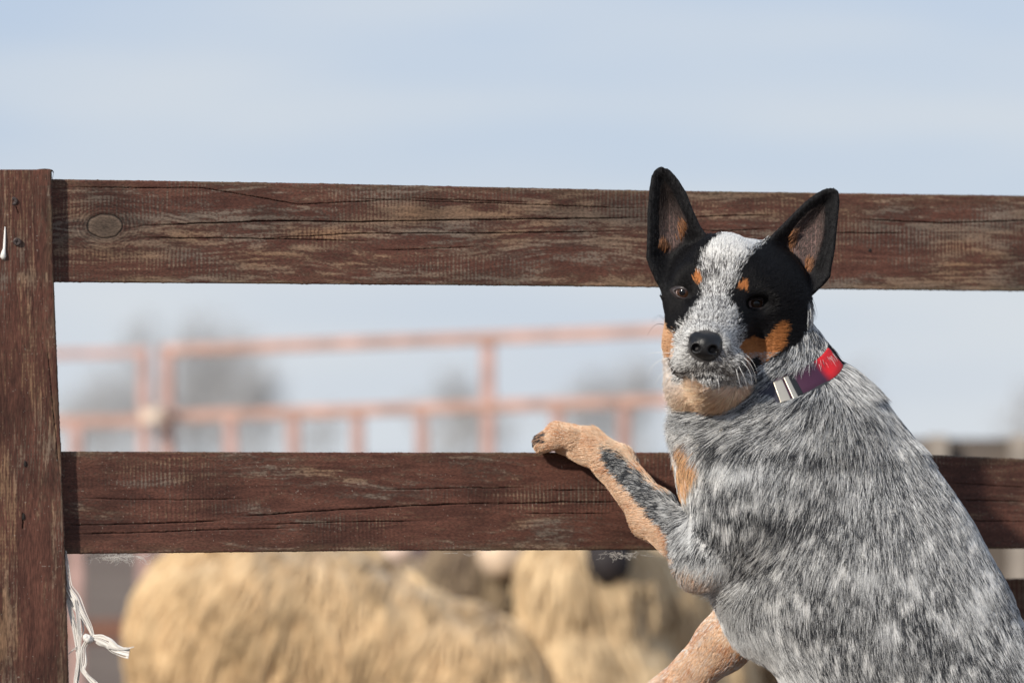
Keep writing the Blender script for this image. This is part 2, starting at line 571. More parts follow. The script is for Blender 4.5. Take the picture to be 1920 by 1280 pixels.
def board(name, x0, x1, top, bot, D0, D1, thick, seed, fine=(30, 1935), step=1.15, cracks=(), knots=(), worn=.35, saw=1.0, tan=.4,
          vertical=False, dirt_edge=True, patches=(), edge_rough=0.9, Dfun=None):
    """horizontal: runs in x from x0 to x1, top/bot = (x, y) polylines; vertical: runs in y, top/bot = right and left edges (y, x)"""
    lo, hi = fine
    U = np.unique(np.concatenate([np.arange(x0, max(x0, lo), 12.0), np.arange(max(x0, lo), min(x1, hi), step), np.arange(min(x1, hi), x1 + .1, 12.0), [x1]]))
    top = np.array(top, float); bot = np.array(bot, float)
    T = np.interp(U, top[:, 0], top[:, 1]); B = np.interp(U, bot[:, 0], bot[:, 1])
    # linear extrapolation beyond the given points
    for arr, src in ((T, top), (B, bot)):
        s = (src[-1, 1] - src[0, 1]) / (src[-1, 0] - src[0, 0])
        arr[U < src[0, 0]] = src[0, 1] + s * (U[U < src[0, 0]] - src[0, 0])
        arr[U > src[-1, 0]] = src[-1, 1] + s * (U[U > src[-1, 0]] - src[-1, 0])
    n = int(abs(np.mean(B - T)) / step)
    f_v = np.linspace(0, 1, n)
    Vf = T[:, None] + (B - T)[:, None] * f_v[None, :]
    Uf = np.repeat(U[:, None], n, 1)
    er = edge_rough
    eT = (fbm(U / 14, U * 0 + 1.5, seed=seed + 50) - .5) * 2.6 * er + (vnoise(U / 3, U * 0, seed=seed + 52) - .5) * 1.2 * er
    eB = (fbm(U / 14, U * 0 + 1.5, seed=seed + 51) - .5) * 2.6 * er + (vnoise(U / 3, U * 0, seed=seed + 53) - .5) * 1.2 * er
    sgn = np.sign(np.mean(B - T))
    Vf = Vf + eT[:, None] * (1 - f_v)[None, :] ** 4 + eB[:, None] * f_v[None, :] ** 4
    colr, rel = wood_pattern(Uf, Vf, seed, worn, saw, knots, tan, patches=patches, vertical=vertical)
    ck = crack_field(Uf, Vf, cracks)
    colr = colr * (1 - .9 * ck[..., None]) + DARKD * .9 * ck[..., None]
    rel = rel * 0.55 - 7.5 * ck
    # rounded arris
    dE = np.minimum(np.abs(Vf - Vf[:, :1]), np.abs(Vf[:, -1:] - Vf))
    rnd = 3.2 * (1 - np.sqrt(np.clip(1 - (1 - np.clip(dE / 3.5, 0, 1)) ** 2, 0, 1)))
    if dirt_edge:
        ed = np.exp(-dE / 9)[..., None] * sstep(.35, .65, fbm(Uf / 40, Vf / 6, seed=seed + 60))[..., None]
        colr = colr * (1 - .55 * ed) + np.array([.16, .12, .07]) * .55 * ed * .7
    Df = (D0 + (D1 - D0) * (U - x0) / (x1 - x0))[:, None] + np.zeros_like(Vf)
    if Dfun is not None: Df = Dfun(Vf)
    s = (Df / F)
    Dfr = Df - (rel - rnd) * s
    def PT(u, v, D):
        return Pn(v, u, D) if vertical else Pn(u, v, D)
    front = PT(Uf, Vf, Dfr)
    tp = thick
    nS = 9
    fs_ = np.linspace(0, 1, nS + 2)[1:-1]
    def side(vcol, fsq, c):
        Vs = np.repeat(vcol[:, None], len(fsq), 1)
        Us = np.repeat(U[:, None], len(fsq), 1)
        d0 = Dfr[:, c][:, None]; Ds = d0 + (Df[:, c][:, None] + tp - d0) * fsq[None, :]
        c, r = wood_pattern(Us, fsq[None, :] * 55 + 400 + Us * 0, seed + 3, worn + .18, saw * .3, (), tan)
        return PT(Us, Vs, Ds), c
    bp, bc = side(Vf[:, -1], fs_, -1)                      # along the far/bottom edge going back
    back_v = np.linspace(1, 0, 8)
    Vb = T[:, None] + (B - T)[:, None] * back_v[None, :]
    bkp = PT(np.repeat(U[:, None], 8, 1), Vb, (Dfun(Vb) if Dfun is not None else np.repeat(Df[:, :1], 8, 1)) + tp)
    bkc, _ = wood_pattern(np.repeat(U[:, None], 8, 1), Vb + 900, seed + 5, worn, saw)
    tpp, tpc = side(Vf[:, 0], fs_[::-1], 0)
    loopv = np.concatenate([front, bp, bkp, tpp], axis=1)
    loopc = np.concatenate([colr, bc, bkc, tpc], axis=1)
    nu, nl, _ = loopv.shape
    V = loopv.reshape(-1, 3); C = loopc.reshape(-1, 3)
    i = np.arange(nu - 1)[:, None] * nl; j = np.arange(nl)[None, :]; j2 = (j + 1) % nl
    Q = np.stack([i + j, i + j2, i + nl + j2, i + nl + j], axis=-1).reshape(-1, 4)
    # end caps (one centre vertex each)
    nV = len(V)
    V = np.concatenate([V, loopv[0].mean(0)[None], loopv[-1].mean(0)[None]]); C = np.concatenate([C, C[:1] * .8, C[-1:] * .8])
    jj = np.arange(nl); jn = (jj + 1) % nl
    capA = np.stack([jn, jj, np.full(nl, nV), np.full(nl, nV)], -1)
    b0 = (nu - 1) * nl
    capB = np.stack([b0 + jj, b0 + jn, np.full(nl, nV + 1), np.full(nl, nV + 1)], -1)
    # orient outwards
    a_, b_, c_ = V[Q[5, 0]], V[Q[5, 1]], V[Q[5, 3]]
    nrm = np.cross(b_ - a_, c_ - a_)
    if nrm[1] > 0:
        Q = Q[:, ::-1]; capA = capA[:, [1, 0, 2, 3]]; capB = capB[:, [1, 0, 2, 3]]
    faces = Q
    o = mesh_obj(name, V, faces, wood_mat_v if vertical else wood_mat, fence)
    bm = bmesh.new(); bm.from_mesh(o.data); bm.verts.ensure_lookup_table()
    for cap in (capA, capB):
        for q in cap:
            try: bm.faces.new([bm.verts[int(q[0])], bm.verts[int(q[1])], bm.verts[int(q[2])]])
            except ValueError: pass
    bm.to_mesh(o.data); bm.free()
    set_col(o.data, C)
    return o

RT = 0.024
top_rail = board("rail", -500, 4200, [(100, 336), (600, 344), (1200, 357), (1920, 367)], [(100, 529), (900, 535), (1920, 546)],
      fence_D(-500), fence_D(4200), RT, 11, worn=.45, saw=1.0, tan=.35,
      knots=[(197, 424, 33, 22)],
      cracks=[([(100, 352), (380, 352), (560, 384), (800, 372)], .9), ([(231, 432), (270, 423), (520, 414), (640, 416), (900, 412), (1240, 408)], 1.9),
              ([(255, 446), (420, 446), (700, 452)], 1.1), ([(640, 372), (800, 377), (1230, 392)], .8), ([(480, 448), (660, 438), (900, 437), (1180, 434)], 1.2),
              ([(1290, 430), (1340, 433), (1440, 430)], 1.0), ([(1290, 408), (1360, 404), (1450, 404)], 1.0), ([(1560, 437), (1700, 437)], 1.2),
              ([(1600, 411), (1760, 418), (1930, 414), (2200, 410)], 1.9), ([(760, 372), (1000, 380)], .7), ([(700, 470), (900, 463)], .7)],
      patches=[(560, 405, 230, 18, .5), (1060, 400, 190, 20, .55), (840, 400, 90, 14, .5), (1640, 425, 40, 14, .5), (1735, 425, 36, 12, .55), (1860, 435, 60, 26, .45), (1740, 545, 260, 10, .6),
               (160, 380, 60, 30, .25), (750, 500, 700, 22, -.18), (1300, 490, 500, 30, -.12)])
low_rail = board("rail", -500, 4200, [(117, 846), (700, 848), (1300, 848), (1500, 849), (1740, 852), (1920, 860)], [(122, 1038), (700, 1032), (1300, 1030), (1920, 1028)],
      fence_D(-500), fence_D(4200), 0.028, 37, worn=.20, saw=1.15, tan=.3,
      cracks=[([(125, 984), (200, 983), (420, 976)], 1.5), ([(122, 1002), (180, 1000), (420, 992), (560, 990)], 1.1), ([(440, 968), (560, 960), (760, 948), (900, 943), (960, 942)], 1.9),
              ([(900, 946), (1050, 941), (1150, 940), (1290, 940)], 2.0), ([(480, 983), (640, 978), (800, 976)], .9), ([(980, 962), (1150, 962)], .9), ([(700, 918), (880, 914), (990, 914)], .8),
              ([(140, 934), (330, 937), (470, 934)], .7), ([(1010, 918), (1260, 918)], .9), ([(1780, 905), (1930, 914)], .8), ([(1800, 937), (1920, 940)], .8), ([(1810, 976), (2000, 977)], 1.1)],
      patches=[(300, 890, 160, 16, .22), (1000, 985, 40, 26, .55), (1090, 925, 40, 16, .45), (740, 930, 200, 14, .32), (560, 880, 220, 20, .2), (660, 1028, 50, 3, 1.0), (1040, 1000, 30, 20, .4),
               (1830, 854, 200, 5, .8), (1260, 940, 120, 60, -.3)])
third_rail = board("rail", -500, 4200, [(122, 1352), (1920, 1348)], [(122, 1546), (1920, 1530)], fence_D(-500), fence_D(4200), 0.028, 53,
      fine=(5000, 5001), step=6.0, worn=.3)
stub = board("rail", 1884, 4200, [(1884, 1084), (4200, 1100)], [(1884, 1162), (4200, 1155)], fence_D(1884) + .16, fence_D(4200) + .16, 0.022, 71, fine=(1880, 1940),
      worn=.45, tan=.2)
board("post", 330, 1990, [(330, 2760), (1990, 2740)], [(330, 2580), (1990, 2565)], fence_D(2670), fence_D(2670), 0.03, 131, fine=(5000, 5001), step=5.0, vertical=True, worn=.33, saw=.2, tan=.8, Dfun=lambda v: fence_D(v) - .032)
post = board("post", 318, 2006, [(318, 97), (500, 100), (700, 108), (1000, 121), (1280, 129), (2006, 156)], [(318, -95), (1280, -66), (2006, -45)],
      fence_D(128) - .0155, fence_D(128) - .0155, 0.0140, 91, fine=(316, 1290), vertical=True, Dfun=lambda v: fence_D(v) - .0155, worn=.28, saw=.25, tan=.6,
      cracks=[([(386, 30), (402, 36)], 1.0), ([(640, 88), (900, 112)], .7), ([(960, 43), (992, 44)], 2.2)],
      patches=[(400, 88, 60, 14, .5), (520, 60, 12, 60, .5), (820, 100, 60, 10, .55), (850, 110, 20, 10, .6), (1180, 10, 110, 26, .5), (420, 60, 90, 26, -.35), (950, 70, 200, 30, -.25), (1100, 75, 80, 30, -.25)])
# end-grain backing block with a bent metal strap showing behind the post top
bk = []
Dp = fence_D(20)
def px_box(name, x0, x1, y0, y1, Dn, Df_, m, parent, bev=0.002):
    c = [P(x0, y0, Dn), P(x1, y0, Dn), P(x1, y1, Dn), P(x0, y1, Dn), P(x0, y0, Df_), P(x1, y0, Df_), P(x1, y1, Df_), P(x0, y1, Df_)]
    bm = bmesh.new()
    vs = [bm.verts.new(v) for v in c]
    for q in ((0, 1, 2, 3), (5, 4, 7, 6), (4, 5, 1, 0), (1, 5, 6, 2), (3, 2, 6, 7), (4, 0, 3, 7)):
        bm.faces.new([vs[i] for i in q])
    bmesh.ops.recalc_face_normals(bm, faces=bm.faces)
    if bev: bmesh.ops.bevel(bm, geom=bm.edges[:], offset=bev, segments=2, affect='EDGES', profile=.7)
    me = bpy.data.meshes.new(name); bm.to_mesh(me); bm.free()
    me.materials.append(m)
    o = bpy.data.objects.new(name, me); link(o, parent)
    if parent is not None:
        b = np.array(parent.location)
        for v in me.vertices: v.co -= Vector(b)
    return o
rust = mat("rusty_metal", (0.055, 0.035, 0.03), rough=.6, metal=.5, noise=(300, .4))
dark_wood = mat("dark_wood", (0.06, 0.035, 0.028), rough=.85, noise=(60, .4, (1, 1, .2)), bump=(200, .5, .001))
px_box("post_block", -60, 93, 326, 1700, Dp + .030, Dp + .085, dark_wood, fence)
DpF0 = fence_D(128) - .0155
strap_pts = [(66, 318.5), (74, 317), (84, 316.2), (93, 317), (99, 319), (101, 323), (99.5, 331), (98.5, 338)]
sv, sf = [], []
for (x, y) in strap_pts:
    for D in (DpF0 + .002, Dp + .02):
        sv.append(tuple(P(x, y, D)))
for (x, y) in strap_pts:
    for D in (DpF0 + .002, Dp + .02):
        sv.append(tuple(P(x - 1.0, y + 2.2, D)))
ns = len(strap_pts)
for i in range(ns - 1):
    sf.append([2 * i, 2 * i + 1, 2 * i + 3, 2 * i + 2]); o_ = 2 * ns
    sf.append([o_ + 2 * i, o_ + 2 * i + 2, o_ + 2 * i + 3, o_ + 2 * i + 1])
    sf.append([2 * i, 2 * i + 2, o_ + 2 * i + 2, o_ + 2 * i]); sf.append([2 * i + 1, o_ + 2 * i + 1, o_ + 2 * i + 3, 2 * i + 3])
mesh_obj("metal_strap", sv, sf, rust, fence)

# screws: dished head with a cross recess
screw_mat = mat("blackened_steel", (0.05, 0.038, 0.036), rough=.5, metal=.6, noise=(900, .4))
def screw(px, py, D, r=7.8, rot=.3):
    vs, fs = [], []
    seg = 32
    prof = [(1.0, 0.0), (1.0, 1.6), (.82, 2.2), (.60, 2.2)]
    s = D / F
    for (k, hgt) in prof:
        for i in range(seg):
            a = 2 * math.pi * i / seg
            vs.append(tuple(P(px + r * k * math.cos(a), py + r * k * math.sin(a), D - hgt * s)))
    for j in range(len(prof) - 1):
        for i in range(seg):
            i2 = (i + 1) % seg
            fs.append([j * seg + i, j * seg + i2, (j + 1) * seg + i2, (j + 1) * seg + i])
    # inner field: points on a star that dips along the cross
    base = 3 * seg
    ring = []
    for i in range(seg):
        a = 2 * math.pi * i / seg
        ca = abs(math.cos(2 * (a - rot)))
        dip = -3.0 if ca > .93 else 1.9
        rr = .34 if ca > .93 else .2
        ring.append(len(vs)); vs.append(tuple(P(px + r * rr * math.cos(a), py + r * rr * math.sin(a), D - dip * s)))
    for i in range(seg):
        i2 = (i + 1) % seg
        fs.append([base + i, base + i2, ring[i2], ring[i]])
    c = len(vs); vs.append(tuple(P(px, py, D + 3.0 * s)))
    for i in range(seg):
        fs.append([ring[i], ring[(i + 1) % seg], c])
    mesh_obj("screw", vs, fs, screw_mat, fence, smooth=False)
DpF = fence_D(28) - .0155
screw(25, 377, DpF); screw(32, 453, DpF - .0004, r=7.4, rot=.1)
# nail holes and white paint run on the post
drip_mat = mat("dried_white_paint", (0.72, 0.71, 0.68), rough=.45, bump=(900, .4, .0004))
DpF = fence_D(8) - .0158
dv, df = tube_arrays([P(9.5, 425, DpF + .0003), P(9.2, 436, DpF - .0002), P(8.6, 452, DpF - .0006), P(8, 466, DpF - .0006), P(6.5, 474, DpF - .001), P(5.5, 481, DpF - .001), P(6.5, 487, DpF)],
                     [.0004, .0009, .0013, .0014, .0024, .0032, .0012], 12)
mesh_obj("paint_run", dv, df, drip_mat, fence)
hole_mat = mat("nail_hole_dark", (0.012, 0.009, 0.008), rough=.9)  # raised near-black disc stands in for the dark inside each hole
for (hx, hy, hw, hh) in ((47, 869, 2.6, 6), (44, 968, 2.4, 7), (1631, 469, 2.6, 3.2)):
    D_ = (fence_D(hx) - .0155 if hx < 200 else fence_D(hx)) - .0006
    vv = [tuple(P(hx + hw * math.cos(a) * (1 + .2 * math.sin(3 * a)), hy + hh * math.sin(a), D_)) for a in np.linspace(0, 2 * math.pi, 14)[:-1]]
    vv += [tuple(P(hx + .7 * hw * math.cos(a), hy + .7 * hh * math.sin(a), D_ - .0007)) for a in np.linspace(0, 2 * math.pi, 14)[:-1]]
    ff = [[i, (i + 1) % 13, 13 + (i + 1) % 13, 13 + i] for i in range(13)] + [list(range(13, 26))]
    mesh_obj("nail_hole", vv, ff, hole_mat, fence)

# ------------------------------------------------------------------ frayed baling twine on the post
twine = empty("frayed_twine", tuple(P(165, 1195, Dp)))
tag(twine, "frayed white baling twine knotted and hanging beside the left fence post", "twine")
tw_mat = mat("white_polypropylene", (0.70, 0.67, 0.63), rough=.55, bump=(2500, .3, .0003, (1, 1, .1)), sheen=.3)
def ribbon(name, pts, widths, D, twist=0.0, seed=0, strips=5, parent=twine):
    """a bundle of crinkled flat strips that follows a path in photo pixels"""
    pts = np.array(pts, float)
    t = np.linspace(0, 1, len(pts)); tt = np.linspace(0, 1, 46)
    def cr(c):
        from_ = np.interp(tt, t, c)
        k = np.array([1, 2, 3, 2, 1.]) / 9
        pad = np.concatenate([[from_[0]] * 2, from_, [from_[-1]] * 2]); return np.convolve(pad, k, 'valid')
    X, Y = cr(pts[:, 0]), cr(pts[:, 1]); Wd = cr(np.array(widths, float))
    tx, ty = np.gradient(X), np.gradient(Y); L = np.hypot(tx, ty) + 1e-6
    nx, ny = -ty / L, tx / L
    n = 13
    parts = []
    vs, fs = [], []
    u = np.linspace(-.5, .5, n)
    for i in range(len(tt)):
        tw = twist * tt[i] + .4 * math.sin(seed + 5 * tt[i])
        for j in range(n):
            cr_ = 2.6 * math.sin(u[j] * 19 + seed * 2 + .8 * math.sin(tt[i] * 9)) + 1.5 * math.sin(u[j] * 41 + seed)
            w = u[j] * Wd[i] * math.cos(tw * .6)
            dz = cr_ * min(1, Wd[i] / 14) + u[j] * Wd[i] * math.sin(tw)
            vs.append(tuple(P(X[i] + nx[i] * w, Y[i] + ny[i] * w, D + (dz) * .00057)))
    for i in range(len(tt) - 1):
        for j in range(n - 1):
            if Wd[i] > 7 and (j % 3 == 1) and float(vnoise(np.array(tt[i] * 3.0), np.array(j * 3.3 + seed))[0]) > .68: continue
            fs.append([i * n + j, i * n + j + 1, (i + 1) * n + j + 1, (i + 1) * n + j])
    o = mesh_obj(name, vs, fs, tw_mat, parent)
    md = o.modifiers.new("thickness", 'SOLIDIFY'); md.thickness = .0003
    return o
DT = fence_D(128) - .0155 + .006
ribbon("strand", [(122, 1030), (124, 1060), (128, 1100), (142, 1120), (155, 1150), (168, 1175), (174, 1192)], [3, 10, 14, 18, 13, 10, 6], DT, .6, 1)
ribbon("strand", [(124, 1080), (128, 1115), (140, 1135), (154, 1160), (157, 1182), (150, 1198)], [6, 14, 12, 4, 2.5, 2], DT + .004, .3, 2)
ribbon("strand", [(126, 1120), (134, 1150), (141, 1180), (146, 1210), (148, 1240), (143, 1290), (138, 1340)], [5, 9, 10, 9, 8, 10, 9], DT + .002, .8, 3)
ribbon("strand", [(141, 1120), (147, 1160), (150, 1195), (147, 1235), (141, 1275), (138, 1330)], [3, 7, 6, 6, 6, 4], DT - .002, .4, 4)
ribbon("strand", [(164, 1200), (156, 1215), (157, 1240), (154, 1255), (164, 1268), (182, 1286), (195, 1310)], [9, 10, 13, 9, 8, 14, 10], DT - .003, .5, 5)
ribbon("strand", [(172, 1193), (188, 1199), (203, 1205), (215, 1216), (230, 1222), (243, 1224)], [8, 22, 22, 20, 18, 22], DT - .004, .2, 6)
ribbon("strand", [(200, 1212), (222, 1217), (240, 1215), (252, 1212)], [5, 3, 2.5, .8], DT - .006, .2, 7)
ribbon("strand", [(150, 1206), (140, 1215), (128, 1226)], [2, 2, 1], DT, .2, 8)
kparts = []
for q in range(5):
    a0 = q * 1.1
    pth = [P(166 + (3 + 3 * math.sin(q * 2.1)) * math.cos(a0 + a) , 1197 + (3.5 + 2 * math.cos(q)) * math.sin(a0 + a * 1.3), DT - .004 + .005 * math.sin(a * 2 + q)) for a in np.linspace(0, 4.2, 12)]
    kparts.append(tube_arrays(pth, [.0008 + .0024 * math.sin(math.pi * i / 11) for i in range(12)], 8))
kv, kf = join_arrays(kparts)
mesh_obj("knot", kv, kf, tw_mat, twine)

# ------------------------------------------------------------------ wool caught under the lower rail
wool_wisp_mat = mat("wool_fibre", rough=.8, attr='col')
def wisps(label, cx, cy, w, h, n, D, seed):
    r = np.random.default_rng(seed)
    K = 12
    root = np.stack([cx + r.normal(0, w / 2.4, n), cy + np.abs(r.normal(0, h / 4, n))], -1)
    ang = r.uniform(-.5, .5, n); cur = r.normal(0, 2.2, n)
    t = np.linspace(0, 1, K)
    L = r.uniform(.35, 1.1, n) * w * .45
    th = ang[:, None] + cur[:, None] * t[None, :] * 1.4
    dx = np.cos(th) * (L / K)[:, None]; dy = np.sin(th) * (L / K)[:, None] * .6 + 0.25
    X = root[:, :1] + np.cumsum(dx, 1) - L[:, None] * .4; Y = np.maximum(root[:, 1:] + np.cumsum(dy, 1), cy - 3)
    Z = D + r.normal(0, .006, n)[:, None] + np.cumsum(r.normal(0, .0006, (n, K)), 1)
    pts = Pn(X, Y, Z)
    o = hair_object("wool_wisp", pts, np.full((n, K), .00011), np.tile(np.array([.55, .52, .48]), (n, K, 1)), wool_wisp_mat, None)
    tag(o, label, "wool tuft")
wisps("small tuft of fleece caught under the lower rail near the post", 226, 1041, 60, 16, 150, fence_D(226) - .003, 3)
wisps("thin wisp of fleece caught under the lower rail beside the dog's leg", 1168, 1036, 52, 10, 60, fence_D(1168) - .003, 4)
wisps("stray fleece hairs caught under the middle of the lower rail", 880, 1035, 70, 6, 10, fence_D(880) - .002, 5)

# ------------------------------------------------------------------ metal gates behind the sheep
gate_mat = mat("faded_red_paint", (0.45, 0.29, 0.255), rough=.6, noise=(25, .22), bump=(80, .3, .001))
gate_rust = mat("rusted_red_paint", (0.42, 0.26, 0.21), rough=.7, noise=(18, .3))
def bar(name, a, b, wpx, m, parent):
    (x0, y0, D0), (x1, y1, D1) = a, b
    A, B = P(x0, y0, D0), P(x1, y1, D1)
    w = wpx * 1.02 * (D0 + D1) / 2 / F / 2
    d = (B - A).normalized()
    up = Vector((0, 1, 0))
    s = d.cross(up).normalized(); u = s.cross(d).normalized()
    bm = bmesh.new()
    vs = []
    for C_ in (A, B):
        for (i, j) in ((-1, -1), (1, -1), (1, 1), (-1, 1)):
            vs.append(bm.verts.new(C_ + s * w * i + u * w * j))
    for q in ((0, 1, 2, 3), (7, 6, 5, 4), (0, 4, 5, 1), (1, 5, 6, 2), (2, 6, 7, 3), (3, 7, 4, 0)):
        bm.faces.new([vs[i] for i in q])
    bmesh.ops.recalc_face_normals(bm, faces=bm.faces)
    bmesh.ops.bevel(bm, geom=bm.edges[:], offset=w * .25, segments=2, affect='EDGES')
    me = bpy.data.meshes.new(name); bm.to_mesh(me); bm.free(); me.materials.append(m)
    for v in me.vertices: v.co -= parent.location
    o = bpy.data.objects.new(name, me); link(o, parent)
    return o
GD = 9.8
gy = lambda D: 870 + CAM_Z / D * F
g1 = empty("metal_gate", tuple(P(290, 1500, GD)))
tag(g1, "wide faded red metal pen gate behind the sheep, right of the pale cord", "gate", "faded red metal pen gates")
def gD(x): return GD - (x - 313) * .00045
bar("top_bar", (300, 657, gD(300)), (1500, 610, gD(1500)), 21, gate_rust, g1)
bar("middle_bar", (300, 781, gD(300)), (1500, 742, gD(1500)), 22, gate_rust, g1)
bar("bottom_bar", (300, 1330, gD(300)), (1500, 1345, gD(1500)), 26, gate_mat, g1)
bar("upright", (313, 646, gD(313)), (315, 1450, gD(313)), 24, gate_mat, g1)
bar("upright", (915, 634, gD(915)), (917, 1450, gD(915)), 26, gate_mat, g1)
for x in (433, 551, 671, 791, 1045, 1170, 1290, 1410):
    bar("picket", (x, 776 - (x - 433) * .03, gD(x)), (x, 1335, gD(x)), 24, gate_mat, g1)
g2 = empty("metal_gate", tuple(P(200, 1500, GD)))
tag(g2, "end of a faded red metal gate left of the pale cord, by the wooden post", "gate", "faded red metal pen gates")
bar("top_bar", (276, 660, GD), (-300, 672, GD + .1), 16, gate_mat, g2)
bar("middle_bar", (276, 788, GD), (-300, 800, GD + .1), 22, gate_rust, g2)
bar("upright", (270, 650, GD), (272, 1450, GD), 22, gate_mat, g2)
bar("picket", (143, 795, GD), (143, 1450, GD), 24, gate_mat, g2)
bar("picket", (20, 795, GD), (20, 1450, GD), 24, gate_mat, g2)
bar("bottom_bar", (276, 1180, GD), (-300, 1190, GD + .1), 40, mat("brown_board_paint", (0.16, .075, .05), rough=.8), g2)
tie_mat = mat("pale_cord", (0.75, 0.62, 0.5), rough=.8)
tp_ = []
for q in range(4):
    pth = [P(291 + 25 * math.cos(a), 768 + q * 6 + 4 * math.sin(a * 2), GD - .04 + .045 * math.sin(a)) for a in np.linspace(0, 2 * math.pi, 24)]
    tp_.append(tube_arrays(pth, .0035, 8))
tp_.append(tube_arrays([P(296, 786, GD - .05), P(300, 800, GD - .05), P(297, 818, GD - .045)], [.004, .003, .002], 8))
tv, tf = join_arrays(tp_)
tie = mesh_obj("cord_tie", tv, tf, tie_mat); tag(tie, "pale cord wound round the two red gate uprights to tie them", "cord")

# ------------------------------------------------------------------ blurred board fence at the right
yard = empty("board_fence", tuple(P(1850, 1440, 8.6)))
tag(yard, "dark grey-brown board fence behind the dog's back at the right edge", "fence")
board_mat = mat("grey_boards", (0.115, 0.095, 0.08), rough=.85, noise=(14, .35, (.3, 1, 3)), bump=(60, .4, .002))
pale_post = mat("pale_post_wood", (0.27, 0.235, 0.20), rough=.85, noise=(20, .3))
YD = 9.0
for k in range(6):
    y0 = 822 + k * 92
    px_box("board", 1560, 2700, y0, y0 + 88, YD, YD + .03, board_mat, yard, .004)
for x in (1758, 1912, 2300):
    px_box("post", x - 20, x + 20, 816, 1460, YD - .06, YD - .004, pale_post, yard, .004)

# ------------------------------------------------------------------ bare winter trees far behind
bark = mat("winter_bark", (0.2, 0.185, 0.175), rough=.9)
twig = mat("bare_twigs", (0.40, 0.39, 0.385), rough=.9)  # lightened: distant haze is put into the twig colour
def tree(px, top, halfw, D, seed, label, n1=9, base=880, dens=1.9):
    r = random.Random(seed)
    b = P(px, base + 8, D); sc = D / F
    b.z = max(-.2, min(b.z, .4))
    H = (base - top) * sc; Wd = halfw * 1.45 * sc
    root = empty("bare_tree", tuple(b))
    tag(root, label, "tree", "bare trees beyond the pen")
    lean = r.uniform(-.05, .05) * H
    trunk_path = [b + Vector((lean * t, 0, H * .8 * t)) for t in (0, .25, .5, .75, 1)]
    tv, tf = tube_arrays(trunk_path, [.035 * H, .028 * H, .02 * H, .012 * H, .004 * H], 7)
    mesh_obj("trunk", tv, tf, bark, root)
    parts = []
    def branch(p, d, L, rad, depth):
        q = [p]; dd = d.copy()
        for s in range(3):
            dd = (dd + Vector((r.uniform(-.3, .3), r.uniform(-.3, .3), r.uniform(-.05, .3)))).normalized()
            q.append(q[-1] + dd * L / 3)
        parts.append(tube_arrays(q, [rad * 1.5, rad * 1.2, rad, rad * .6], 3, False))
        if depth > 0:
            for s in range(r.randint(3, 5)):
                t = r.choice((1, 2, 3))
                nd = (dd + Vector((r.uniform(-1, 1), r.uniform(-1, 1), r.uniform(-.2, .9)))).normalized()
                branch(q[t], nd, L * r.uniform(.5, .75), rad * .5, depth - 1)
    for i in range(int(n1 * dens)):
        t = .08 + .87 * (i / (n1 * dens))
        p = trunk_path[0].lerp(trunk_path[-1], t)
        a = r.uniform(0, 6.28)
        Lw = Wd * (.9 - .55 * t) * 1.0
        branch(p, Vector((math.cos(a), math.sin(a) * .8, .45 + .5 * t)).normalized(), max(Lw, .12 * H), .011 * H, 3)
    v, f = join_arrays(parts)
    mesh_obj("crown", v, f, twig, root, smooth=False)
tree(395, 610, 95, 170, 1, "tall bare tree behind the gate, just right of the pale cord", 15)
tree(470, 665, 60, 160, 2, "bare tree behind the gate, right half of the leftmost clump in the gate", 13)
tree(345, 680, 50, 165, 12, "small bare tree between the gate upright and the tall bare tree", 11)
tree(215, 690, 70, 175, 3, "bare tree seen between the wooden post and the gate uprights", 11)
tree(150, 745, 55, 160, 4, "low bare tree close to the right edge of the wooden post", 9)
tree(272, 555, 18, 230, 5, "thin tall bare poplar rising above the gate tie", 9)
tree(840, 672, 55, 170, 6, "bare tree left of the thick gate upright in the middle", 12)
tree(900, 735, 50, 165, 7, "low bushy tree right behind the thick gate upright", 10)
tree(1105, 680, 60, 180, 8, "bare tree above the dog's raised paw", 11)
tree(1200, 655, 60, 180, 9, "bare tree directly left of the dog's muzzle", 12)
tree(600, 790, 55, 150, 10, "low bare shrub-like tree seen between two gate pickets", 9)
tree(1600, 640, 50, 230, 13, "faint bare tree right of the dog's collar", 6)
tree(1930, 690, 40, 220, 14, "bare tree at the right edge of the picture above the board fence", 8)

